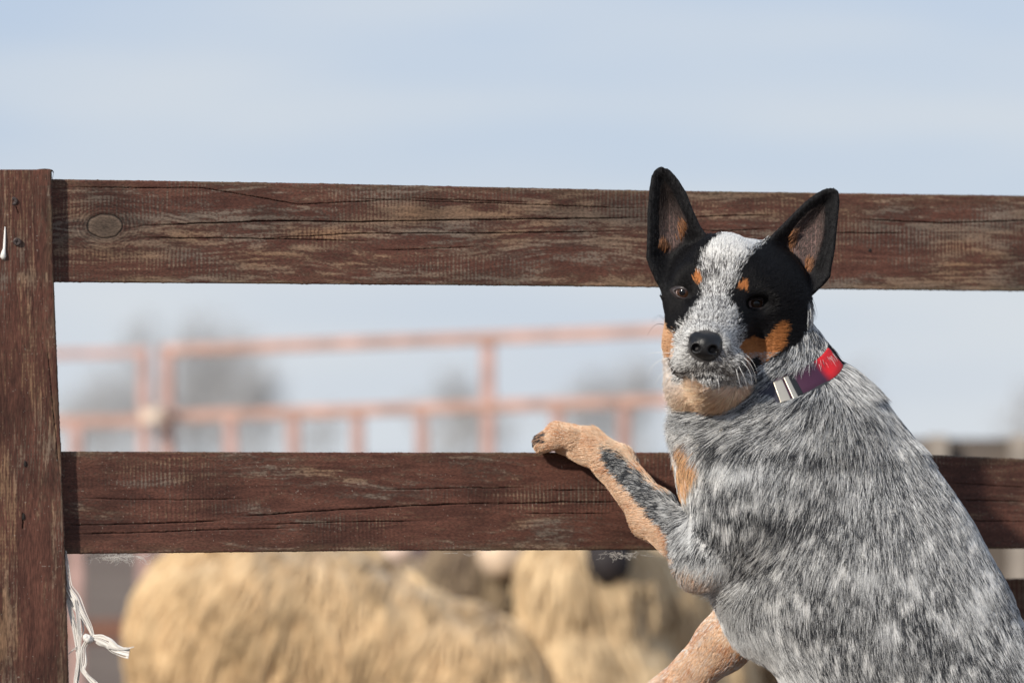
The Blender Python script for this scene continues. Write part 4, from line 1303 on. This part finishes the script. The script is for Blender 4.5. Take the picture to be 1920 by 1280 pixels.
# ------------------------------------------------------------------ eyes, lids
sclera_mat = mat("eye_white", (.50, .38, .36), rough=.12, spec=.6, coat=.6)
pupil_mat = mat("pupil", (.004, .004, .005), rough=.07, spec=.3)
def iris_material(c1, c2):
    m = mat("brown_iris", c1, rough=.12, spec=.45)
    nt = m.node_tree; b = nt.nodes['Principled BSDF']
    tc = nt.nodes.new('ShaderNodeTexCoord'); nz = nt.nodes.new('ShaderNodeTexNoise'); nz.inputs['Scale'].default_value = 900
    nt.links.new(tc.outputs['Object'], nz.inputs['Vector'])
    mx = nt.nodes.new('ShaderNodeMix'); mx.data_type = 'RGBA'; nt.links.new(nz.outputs['Fac'], mx.inputs[0])
    mx.inputs[6].default_value = (*c1, 1); mx.inputs[7].default_value = (*c2, 1); nt.links.new(mx.outputs[2], b.inputs['Base Color'])
    return m
iris_mat = iris_material((.022, .010, .007), (.062, .028, .014))
lid_mat = mat("eyelid_skin", (.046, .038, .039), rough=.42, spec=.4, bump=(900, .5, .0003))
def cap(c, R, d, ang0, ang1, nr=10, ns=40):
    d = Vector(d).normalized(); a = d.orthogonal().normalized(); b = d.cross(a)
    vs, fs = [], []
    for i in range(nr + 1):
        th = ang0 + (ang1 - ang0) * i / nr
        for k in range(ns):
            ph = 2 * math.pi * k / ns
            q = d * math.cos(th) + (a * math.cos(ph) + b * math.sin(ph)) * math.sin(th)
            vs.append((c[0] + q.x * R, c[1] + q.y * R, c[2] + q.z * R))
    for i in range(nr):
        for k in range(ns):
            k2 = (k + 1) % ns
            fs.append([i * ns + k, (i + 1) * ns + k, (i + 1) * ns + k2, i * ns + k2])
    return W(np.array(vs)), fs
def make_eye(ex, ey, hw, hu, hl, rot, gaze, inner):
    zs = float(march_z(np.array(float(ex)), np.array(float(ey))))
    R = 16.5
    C = A3(ex + (3.0 if inner > 0 else -1.5), ey - (1.0 if inner > 0 else 0), zs - R + (5.8 if inner > 0 else 10.5))
    v, f = cap(C, R, (0, 0, 1), .001, math.pi * .62, 18)
    eye = mesh_obj("eye", v, f, sclera_mat, dog)
    g = A3(*gaze); 
    v, f = cap(C, R + .35, gaze, .001, math.asin(11.0 / R), 8); mesh_obj("iris", v, f, iris_mat, eye)
    v, f = cap(C, R + .75, gaze, .001, math.asin(5.6 / R), 6); mesh_obj("pupil", v, f, pupil_mat, eye)
    cr, sr = math.cos(math.radians(rot)), math.sin(math.radians(rot))
    ns = 56
    th = np.linspace(0, 2 * math.pi, ns, endpoint=False)
    cx_, sx_ = np.cos(th), np.sin(th)
    ax = cx_ * hw; ay = np.where(sx_ < 0, sx_ * hu, sx_ * hl) * (1 - .25 * np.abs(cx_) ** 3)
    ax = ax + inner * 3.5 * np.clip(inner * cx_, 0, 1) ** 6
    ay = ay + 2.0 * np.clip(inner * cx_, 0, 1) ** 4
    rings = [(.97, 0.2, 0), (1.0, 1.6, 0), (1.10, 3.2, 0), (1.22, 3.4, 0.1), (1.36, 2.0, .5), (1.52, .6, .9), (1.75, -2.0, 1.0)]
    vs = []
    for k, dz, mx in rings:
        qx, qy = ax * k, ay * (k if k < 1.3 else k * 1.08)
        X = ex + qx * cr - qy * sr; Y = ey + qx * sr + qy * cr
        rr = np.sqrt(np.clip(R * R - (X - ex) ** 2 - (Y - ey) ** 2, 30, None))
        z1 = C[2] + rr
        z2 = march_z(X, Y)
        Z = z1 * (1 - mx) + z2 * mx + dz
        if mx <= .1: Z = np.maximum(Z, z1 + dz)
        vs.append(np.stack([X, Y, Z], -1))
    V = np.concatenate(vs)
    fs = []
    for i in range(len(rings) - 1):
        for k in range(ns):
            k2 = (k + 1) % ns
            fs.append([i * ns + k, i * ns + k2, (i + 1) * ns + k2, (i + 1) * ns + k])
    o = mesh_obj("eyelid", W(V), fs, lid_mat, dog)
    return C
EYE_L = make_eye(1280, 549.5, 15.5, 7.2, 7.8, 16, (-.24, -.02, 1), 1)
EYE_R = make_eye(1418, 569, 19.0, 6.8, 7.8, 2, (.20, -.02, 1), -1)

# ------------------------------------------------------------------ nose
N_ = SDF()
N_.ell((1322, 644, 246), (31, 24, 29), 4, 8)
N_.ball((1304, 637, 246), 15.5, 10); N_.ball((1342, 640, 246), 15.5, 10)
N_.ell((1323, 661, 246), (24, 17, 27), 4, 12)
N_.ball((1303, 652, 262), 13, 8); N_.ball((1339, 655, 262), 14, 8)
N_.ell((1303, 652.5, 276), (9.2, 8.0, 18), 20, 4, sub=True)
N_.ell((1338, 655.5, 276), (9.8, 8.0, 18), -20, 4, sub=True)
N_.cone((1293, 660, 270), 3.2, (1300, 657, 276), 3.5, 4, sub=True)
N_.cone((1349, 663, 268), 3.2, (1342, 660, 276), 3.5, 4, sub=True)
N_.cone((1320, 655, 280), 1.6, (1321, 684, 268), 2.2, 3, sub=True)
nz0 = float(march_z(np.array(1322.0), np.array(650.0)))
nv, nf = N_.mesh((1280, 608, 205), (1366, 690, 292), 1.6)
nn_ = vnormals(nv, nf)
if (N_.at(nv + nn_ * 2) < 0).mean() > .5: nf = nf[:, ::-1]
nose_mat = mat("nose_leather", (.007, .007, .008), rough=.33, spec=.35)
nt = nose_mat.node_tree
tc = nt.nodes.new('ShaderNodeTexCoord'); vo = nt.nodes.new('ShaderNodeTexVoronoi'); vo.inputs['Scale'].default_value = 1100
vo.feature = 'DISTANCE_TO_EDGE'
bp = nt.nodes.new('ShaderNodeBump'); bp.inputs['Strength'].default_value = .55; bp.inputs['Distance'].default_value = .0004
nt.links.new(tc.outputs['Object'], vo.inputs['Vector']); nt.links.new(vo.outputs[0], bp.inputs['Height']); nt.links.new(bp.outputs[0], nt.nodes['Principled BSDF'].inputs['Normal'])
NOSE_DZ = nz0 - 262.0
nv[:, 0] = 1322 + (nv[:, 0] - 1322) * .91; nv[:, 1] = 648 + (nv[:, 1] - 648) * .95
nv[:, 2] += NOSE_DZ
mesh_obj("nose", W(nv), nf[:, ::-1], nose_mat, dog)

# claws
claw_mat = mat("dark_claw", (.03, .024, .022), rough=.35)
for tz, yy_ in ((-168, 3), (-192, -2), (-216, -2), (-238, 4)):
    v, f = tube_arrays([tuple(W(A3(1012, 826 + yy_ * .5, tz))), tuple(W(A3(1003, 829 + yy_ * .5, tz))), tuple(W(A3(998, 836 + yy_ * .5, tz)))], [4.5 * DS, 3.6 * DS, 1.0 * DS], 8)
    mesh_obj("claw", v, f, claw_mat, dog)

# ------------------------------------------------------------------ collar
CC = A3(1432, 708, -5)
pA, pB, pC = A3(1283, 745, 20), A3(1478, 722, 118), A3(1568, 664, 20)
cn_ = np.cross(pB - pA, pC - pA); cn_ /= np.linalg.norm(cn_)
if cn_[1] > 0: cn_ = -cn_                       # points up towards the head
CC = CC - cn_ * ((CC - pA) @ cn_)
e1 = A3(1, 0, 0) - cn_ * cn_[0]; e1 /= np.linalg.norm(e1); e2 = np.cross(cn_, e1)
if e2[2] < 0: e2 = -e2
NT = 480
ths = np.linspace(0, 2 * math.pi, NT, endpoint=False)
HW_ = 20.0
def collar_radius(off):
    dirs = np.cos(ths)[:, None] * e1 + np.sin(ths)[:, None] * e2
    org = CC + cn_ * off
    r = np.full(NT, 60.0)
    for _ in range(200):
        d = torso.at(org + dirs * r[:, None]); r = r + np.clip(-d, -10, 10) * .5
    k = np.hanning(61); k /= k.sum()
    rr = np.concatenate([r[-30:], r, r[:30]]); return np.convolve(rr, k, 'valid'), dirs, org
r_mid, dirs, _ = collar_radius(0)
r_up, _, _ = collar_radius(HW_ * .8); r_dn, _, _ = collar_radius(-HW_ * .8)
def band_pts(off, lift, sel=slice(None)):
    t = np.clip(off / HW_, -1, 1)
    r = np.where(t > 0, r_mid + (r_up - r_mid) * t * .75, r_mid + (r_dn - r_mid) * -t * .75)
    r = np.maximum(r, r_mid * .9)
    return CC + cn_ * off + dirs * (r + 4 + lift)[:, None]
col_mat = bpy.data.materials.new("collar_webbing"); col_mat.use_nodes = True
b_ = col_mat.node_tree.nodes['Principled BSDF']; b_.inputs['Roughness'].default_value = .62
a_ = col_mat.node_tree.nodes.new('ShaderNodeAttribute'); a_.attribute_name = 'col'
col_mat.node_tree.links.new(a_.outputs['Color'], b_.inputs['Base Color'])
tc = col_mat.node_tree.nodes.new('ShaderNodeTexCoord'); wv = col_mat.node_tree.nodes.new('ShaderNodeTexNoise'); wv.inputs['Scale'].default_value = 2600
bp = col_mat.node_tree.nodes.new('ShaderNodeBump'); bp.inputs['Strength'].default_value = .4; bp.inputs['Distance'].default_value = .0003
col_mat.node_tree.links.new(tc.outputs['Object'], wv.inputs['Vector']); col_mat.node_tree.links.new(wv.outputs['Fac'], bp.inputs['Height']); col_mat.node_tree.links.new(bp.outputs[0], b_.inputs['Normal'])
collar = empty("collar", tuple(W(CC)))
tag(collar, "purple and red webbing collar with a silver buckle around the dog's neck", "collar")
prof = [(-HW_, 0), (-HW_, 3.5), (-HW_ * .9, 4.4), (-HW_ * .45, 4.8), (0, 5), (HW_ * .45, 4.8), (HW_ * .9, 4.4), (HW_, 3.5), (HW_, 0), (0, -.5)]
cvs = np.stack([band_pts(o, l) for o, l in prof], 1)           # NT, 10, 3
np_ = len(prof)
ii = np.arange(NT)[:, None] * np_; i2 = ((np.arange(NT) + 1) % NT)[:, None] * np_; jj = np.arange(np_)[None]; j2 = (jj + 1) % np_
cf = np.stack([ii + jj, i2 + jj, i2 + j2, ii + j2], -1).reshape(-1, 4)
cobj = mesh_obj("band", W(cvs.reshape(-1, 3)), cf, col_mat, collar)
# colour along the band: purple, turning red on the far right
cx = np.repeat(cvs[:, 4, 0], np_); cz = np.repeat(cvs[:, 4, 2], np_)
PUR, RED, NAVY = A3(.045, .007, .030), A3(.72, .006, .012), A3(.014, .014, .026)
m1 = sstep(1536, 1552, cx)[:, None]
cc_ = PUR * (1 - m1) + RED * m1
cc_ = np.where((cz < 34)[:, None], NAVY, cc_)
cc_ = np.where((cx < 1462)[:, None], NAVY * 1.5, cc_)
ed_ = np.tile(np.array([1, 1, 1, 0, 0, 0, 1, 1, 1, 1]) > .5, NT)
set_col(cobj.data, np.where(ed_[:, None], cc_ * .8, cc_))
# buckle pieces, each laid on the band over a range of angle
steel = mat("brushed_steel", (.50, .455, .38), rough=.38, metal=.85, bump=(700, .15, .0002))
blackp = mat("black_plastic", (.012, .012, .014), rough=.35)
def band_x(xt):
    mid = band_pts(0, 5)
    s = np.where(dirs @ e2 > 0)[0]
    return s[np.argmin(np.abs(mid[s, 0] - xt))]
def plate(name, x0, x1, o0, o1, l0, l1, m, bev=.0006):
    a, b = sorted((band_x(x0), band_x(x1)))
    n = 7
    ang = np.linspace(a, b, n)
    def at(off, lift):
        P_ = band_pts(off, lift); return np.stack([np.interp(ang, np.arange(NT), P_[:, c]) for c in range(3)], -1)
    L = [at(o0, l0), at(o0, l1), at((o0 + o1) / 2, l1 + 1.0), at(o1, l1), at(o1, l0)]
    V = np.stack(L, 1).reshape(-1, 3); k = 5
    fs = [[i * k + j, (i + 1) * k + j, (i + 1) * k + (j + 1) % k, i * k + (j + 1) % k] for i in range(n - 1) for j in range(k)]
    fs += [list(range(k)), [(n - 1) * k + j for j in range(k)][::-1]]
    bm = bmesh.new(); wv_ = W(V) - np.array(collar.location)
    bv = [bm.verts.new(v) for v in wv_]
    for q in fs: bm.faces.new([bv[i] for i in q])
    bmesh.ops.recalc_face_normals(bm, faces=bm.faces)
    me = bpy.data.meshes.new(name); bm.to_mesh(me); bm.free(); me.materials.append(m)
    o = bpy.data.objects.new(name, me); link(o, collar)
    md = o.modifiers.new("bevel", 'BEVEL'); md.width = bev; md.segments = 2; md.limit_method = 'ANGLE'
    return o
plate("buckle", 1455, 1474, -19, 17, 2, 8.5, steel)
plate("buckle", 1476, 1485, -20, 19, 2, 9.5, steel)
plate("buckle_slot", 1486, 1495, -18, 18, 3, 7, blackp)
plate("buckle_rim", 1484, 1506, -23, -19.5, 2, 7, steel)
plate("slider", 1569, 1577, -21, 21, 2, 7, blackp)
# D-ring under the buckle and the adjuster seen left of the chin
mid = band_pts(-22, 8)
a, b = band_x(1440), band_x(1466)
ring = [W(mid[int(round(q))] + cn_ * (-9 * math.sin(math.pi * t_) ** .5)) for q, t_ in zip(np.linspace(a, b, 14), np.linspace(0, 1, 14))]
v, f = tube_arrays([tuple(q) for q in ring], 2.0 * DS, 8); mesh_obj("d_ring", v, f, blackp, collar)
iL = int(np.argmin(band_pts(0, 5)[:, 0]))
Pm, Pu, Pd = band_pts(0, 9), band_pts(15, 9), band_pts(-15, 9)
loop = [Pd[(iL - 5) % NT], Pd[(iL + 3) % NT], Pu[(iL + 3) % NT], Pu[(iL - 5) % NT], Pd[(iL - 5) % NT]]
v, f = tube_arrays([tuple(W(q)) for q in loop], 2.0 * DS, 8, False); mesh_obj("adjuster", v, f, steel, collar)

# ------------------------------------------------------------------ fur
FLOW = np.array([
 (1530, 590, -.15, .98), (1560, 640, .25, .97), (1500, 660, -.6, .8), (1450, 700, -.85, .5), (1500, 700, -.45, .9), (1550, 690, .15, 1),
 (1275, 785, -1, .12), (1330, 795, -1, .08), (1400, 800, -1, .22), (1470, 790, -.9, .45), (1430, 770, -1, .3), (1540, 760, -.25, 1), (1500, 760, -.6, .8), (1590, 720, .35, .95), (1640, 760, .5, .87), (1700, 830, .5, .87),
 (1600, 830, -.02, 1), (1500, 850, -.25, 1), (1420, 850, .0, 1), (1350, 850, -.1, 1), (1290, 870, -.25, 1),
 (1400, 950, .05, 1), (1330, 1000, -.1, 1), (1300, 940, .0, 1), (1450, 1030, -.62, .8), (1380, 1090, -.75, .66), (1490, 980, -.42, .9), (1420, 1000, -.45, .9),
 (1550, 950, -.25, 1), (1650, 1000, .12, 1), (1600, 900, .0, 1), (1750, 950, .42, .9), (1830, 1100, .5, .87), (1550, 1080, -.2, 1), (1620, 1150, .05, 1), (1500, 1130, .0, 1),
 (1430, 1160, .35, .94), (1480, 1230, .5, .87), (1560, 1250, .3, .95), (1700, 1150, .2, 1), (1720, 1250, .3, .95), (1850, 1200, .45, .9), (1900, 1400, .6, .8), (1800, 1500, .4, .9)], float)
def flow2(x, y):
    fx = np.zeros_like(x); fy = np.zeros_like(x); ws = np.zeros_like(x)
    for cx_, cy_, dx, dy in FLOW:
        w = 1 / ((x - cx_) ** 2 + (y - cy_) ** 2 + 30 ** 2) ** 1.6
        l = math.hypot(dx, dy)
        fx += w * dx / l; fy += w * dy / l; ws += w
    return fx / ws, fy / ws

tri = dv[dfc]
cen = tri.mean(1)
area = .5 * np.linalg.norm(np.cross(tri[:, 2] - tri[:, 0], tri[:, 3] - tri[:, 1]), axis=1)
fn = dn[dfc].mean(1)
headface = (head.at(cen) < 8) | (ears.at(cen) < 6)
legface = ((arm.at(cen) < torso.at(cen)) & (cen[:, 0] < 1380)) | (far.at(cen) < torso.at(cen))
dens = np.where(headface, .85, np.where(legface, .6, .56))
dens = np.where((fn[:, 2] < -.15) & (np.abs(fn[:, 2]) > .15), dens * .45, dens)
offscreen = (cen[:, 1] > 1330) | (cen[:, 0] > 1990)
dens = np.where(offscreen, .03, dens)
dens = np.where((cen[:, 0] > 1990) | (cen[:, 1] > 1330), .03, dens)
wgt = area * dens
NH = int(wgt.sum())
fi = rng.choice(len(dfc), NH, p=wgt / wgt.sum())
bw = rng.dirichlet((1, 1, 1, 1), NH)
hp = (tri[fi] * bw[..., None]).sum(1)
hn = (dn[dfc[fi]] * bw[..., None]).sum(1); hn /= np.linalg.norm(hn, axis=1, keepdims=True)
lab = labels(hp)
rnd, rnd2, rnd3 = rng.random(NH), rng.random(NH), rng.random(NH)
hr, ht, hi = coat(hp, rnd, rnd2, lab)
x, y, z = hp.T
keep = np.ones(NH, bool)
# bare places: eyes, nose, mouth slit, collar, inner ear
for (ex, ey, a_, b2, rt) in ((1280, 549, 19, 13.2, 14), (1418, 569, 24, 12, 2)):
    c_, s_ = math.cos(math.radians(rt)), math.sin(math.radians(rt))
    u = (x - ex) * c_ + (y - ey) * s_; v = -(x - ex) * s_ + (y - ey) * c_
    keep &= ~(((u / a_) ** 2 + (v / b2) ** 2 < 1) & (z > 60))
keep &= ~(N_.at(np.stack([1322 + (x - 1322) / .91, 648 + (y - 648) / .95, z - NOSE_DZ], -1)) < -1.5)
keep &= ~((((x - 1322) / 30.5) ** 2 + ((y - 649) / 29.5) ** 2 < 1) & (z > 225))
rel = hp - CC; offc = rel @ cn_
keep &= ~((np.abs(offc - 3) < HW_ + 1) & (lab[3] < 10) & (y < 800) & (lab[2] > 4) & (x > 1462))
inear = hi['ear'] & (hi['rim'] < -7) & (hn[:, 2] > .1)
ja = x + (rnd2 - .5) * 12 + (vnoise(x / 5, y / 5, seed=9) - .5) * 8; jb = y + (rnd - .5) * 16
tanear = (((ja - 1286) / 9) ** 2 + ((jb - 440) / 20) ** 2 < 1) | (((ja - 1240) / 15) ** 2 + ((jb - 474) / 12) ** 2 < 1) | (((ja - 1478) / 10) ** 2 + ((jb - 454) / 22) ** 2 < 1) | (((ja - 1514) / 9) ** 2 + ((jb - 508) / 15) ** 2 < 1)
keep &= ~(inear & ~tanear & (rnd3 > .45)); keep &= ~(inear & tanear & (rnd3 > .6))
tm = TAN * (.2 + .6 * rnd2[:, None])
hr = np.where((inear & tanear)[:, None], tm * .7, hr); ht = np.where((inear & tanear)[:, None], tm * 1.0 + .05, ht)
hr = np.where((inear & ~tanear)[:, None], A3(.05, .036, .034), hr); ht = np.where((inear & ~tanear)[:, None], A3(.11, .085, .078) * (.4 + 1.3 * rnd2[:, None]) * (.12 + .88 * sstep(365, 445, y))[:, None], ht)  # inner hairs carry the same painted shade towards the tip

# direction
noseP = A3(1322, 652, 250)
fx, fy = flow2(x, y)
d = np.stack([fx, fy, np.zeros_like(fx)], -1)
dh_ = hp - noseP; dh_[:, 2] *= .8; dh_ /= np.linalg.norm(dh_, axis=1, keepdims=True) + 1e-6
hd = hi['head'] & ~hi['chin']
d = np.where(hd[:, None], dh_, d)
chc = hp - A3(1362, 696, 170); chc[:, 2] *= .6; chc /= np.linalg.norm(chc, axis=1, keepdims=True) + 1e-6
d = np.where(hi['chin'][:, None], chc + A3(0, .35, 0), d)
eL = A3(-.22, -1, 0); eR = A3(.32, -1, 0)
d = np.where((hi['ear'] & (x < 1380))[:, None], eL, d); d = np.where((hi['ear'] & (x >= 1380))[:, None], eR, d)
armdir = np.where((x < 1165)[:, None], A3(-1, .12, -.2), A3(-.85, .12, -.5))
lowedge = sstep(-12, -34, (x - 1180) * .70 - (y - 950) * .72 )
armdir = armdir + lowedge[:, None] * A3(.3, .9, 0)
armdir = np.where((x > 1270)[:, None], A3(-.35, .9, -.2), armdir)
d = np.where(hi['arm'][:, None], armdir, d)
d = np.where(hi['far'][:, None], A3(-.62, .75, -.2), d)
# low-frequency disorder
sc_ = np.where(hi['head'] | hi['arm'] | hi['far'], .2, .2)[:, None]
nv3 = np.stack([fbm(x / 30, y / 30, z / 30, 2, s) - .5 for s in (101, 102, 103)], -1) * 1.6
nv4 = np.stack([vnoise(x / 9, y / 9, z / 9, s) - .5 for s in (104, 105, 106)], -1) * .8
d = d / (np.linalg.norm(d, axis=1, keepdims=True) + 1e-6) + (nv3 + nv4) * sc_ + rng.normal(0, .065, (NH, 3))
d -= hn * (d * hn).sum(1, keepdims=True)
d /= np.linalg.norm(d, axis=1, keepdims=True) + 1e-6
# length, lift, radius
Lh = np.full(NH, 34.0)
Lh = np.where(hi['head'], 12.0, Lh)
Lh = np.where(hi['head'] & (hi['bl'] < 4) & (y < 600), 16.0, Lh)
Lh = np.where(hi['head'] & (hi['bl'] < 4) & (y >= 600), 7.5 + 2 * sstep(690, 720, y), Lh)
Lh = np.where(hi['head'] & (x > 1440) & (y > 560) & ~hi['ear'], 16.0, Lh)
Lh = np.where(hi['chin'], 24 + 24 * sstep(715, 755, y), Lh)
Lh = np.where(hi['ear'], 4.5, Lh)
Lh = np.where(inear & tanear, 16.0, Lh); Lh = np.where(inear & ~tanear, 8.0, Lh)
body_m = ~(hi['head'] | hi['arm'] | hi['far'] | hi['chin'])
neck = body_m & (y < 840)
Lh = np.where(neck, 42.0, Lh)
Lh = np.where(body_m & (y >= 840), 33 + 8 * vnoise(x / 60, y / 60), Lh)
belly = ((x - 1345) * -.82 + (y - 1115) * .57 > -60) & body_m & (y > 1040)
Lh = np.where(belly, 42, Lh)
Lh = np.where(hi['arm'], 15 + 9 * lowedge + 10 * sstep(1225, 1290, x), Lh); Lh = np.where(hi['arm'] & (x < 1120), 10, Lh)
Lh = np.where(hi['far'], 15, Lh)
for (ex, ey, a_, b2, rt) in ((1280, 549, 19, 13.2, 14), (1418, 569, 24, 12, 2)):
    e_ = np.sqrt(((x - ex) / a_) ** 2 + ((y - ey) / b2) ** 2)
    Lh = np.where(hi['head'] & (z > 60), Lh * np.clip(.3 + (e_ - 1) * .9, .3, 1), Lh)
Lh = Lh * rng.uniform(.65, 1.25, NH)
lift = np.where(hi['head'] | hi['arm'] | hi['far'], .34, .22)
lift = np.where(hi['head'] & (Lh < 16), .42, lift); lift = np.where(hi['ear'], .3, lift); lift = np.where(inear & tanear, .5, lift)
lift = np.where(neck, .26, lift); lift = np.where(hi['chin'], .30, lift)
lift = np.where(neck & (offc > HW_ * .6) & (offc < 70), .42, lift)
rad0 = np.where(hi['head'], .42, np.where(hi['arm'] | hi['far'], .40, .37)) * rng.uniform(.7, 1.25, NH)
rad0 = np.where(hi['chin'], .44, rad0); rad0 = np.where(hi['head'] & (hi['bl'] < 4) & (y >= 590), rad0 * .75, rad0); rad0 = np.where(inear & ~tanear, .26, rad0)
rad0 = np.where((y > 1330) | (x > 1990), 2.6, rad0)
# clumps
cs = np.where(hi['head'], 8.0, np.where(hi['arm'] | hi['far'], 9.0, 12.0))
ci = np.floor(hp / cs[:, None])
jit = np.stack([_h(ci[:, 0] + a_, ci[:, 1], ci[:, 2]) for a_ in (0, 77, 191)], -1)
cc3 = (ci + jit) * cs[:, None]
cv = cc3 - hp; cv -= hn * (cv * hn).sum(1, keepdims=True)
cl = np.where(hi['chin'], .75, np.where(hi['head'], .3, .38))
K = 6
t = np.linspace(0, 1, K)
sel = keep
hp, hn, d, Lh, lift, rad0, cv, cl, hr, ht = (q[sel] for q in (hp, hn, d, Lh, lift, rad0, cv, cl, hr, ht))
n_ = len(hp)
tt = t[None, :, None]
bend = rng.normal(0, .08, (n_, 3)); bend -= hn * (bend * hn).sum(1, keepdims=True)
nl = lift[:, None, None]
pts = (hp - hn * .6)[:, None] + Lh[:, None, None] * (tt * d[:, None] * np.sqrt(1 - nl ** 2) + (tt * nl * 1.5 - tt ** 2 * nl * .85) * hn[:, None] + tt ** 2 * bend[:, None]) \
      + (tt ** 1.4) * cv[:, None] * cl[:, None, None]
rr = rad0[:, None] * (1 - .85 * t[None, :] ** 1.5) * DS
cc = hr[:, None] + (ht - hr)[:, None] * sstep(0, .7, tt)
cc = np.clip(cc, 0, .9)
fur_mat = mat("dog_hair", rough=.5, spec=.22, attr='col')
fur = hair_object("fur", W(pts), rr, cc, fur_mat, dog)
print("hairs", n_)

# whiskers
wk = []
WR = [((1268, 668), (-46, 8), (-8, 30)), ((1270, 680), (-40, 26), (-2, 20)), ((1274, 664), (-52, -6), (-10, 8)), ((1248, 610), (-20, -8), (-14, 26)), ((1246, 598), (-14, -12), (-10, 20)), ((1266, 690), (-26, 34), (4, 10)),
      ((1390, 660), (22, 12), (10, 30)), ((1392, 668), (20, 16), (6, 28)), ((1388, 674), (22, 22), (0, 26)), ((1384, 684), (14, 26), (4, 20)), ((1394, 664), (12, 22), (12, 30)), ((1380, 690), (6, 26), (4, 14)),
      ((1300, 700), (-4, 18), (2, 14)), ((1318, 712), (0, 14), (2, 12)), ((1345, 708), (4, 18), (-2, 12))]
wc = []
for (a_, b2, c2) in WR:
    z0 = float(march_z(np.array(float(a_[0])), np.array(float(a_[1]))))
    q0 = A3(a_[0], a_[1], z0 - 1); q1 = q0 + A3(b2[0] * .55, b2[1] * .55, 10); q2 = q0 + A3(b2[0], b2[1], 4); q3 = q2 + A3(c2[0], c2[1], -8)
    s = np.linspace(0, 1, 10)[:, None]
    wk.append((1 - s) ** 3 * q0 + 3 * (1 - s) ** 2 * s * q1 + 3 * (1 - s) * s ** 2 * q2 + s ** 3 * q3)
    wc.append(np.tile(BLACK * 3 if a_[1] < 620 else WHITE * .9, (10, 1)))
wk = np.array(wk)
hair_object("whiskers", W(wk), np.tile(np.linspace(.55, .12, 10) * DS, (len(wk), 1)), np.array(wc), fur_mat, dog)
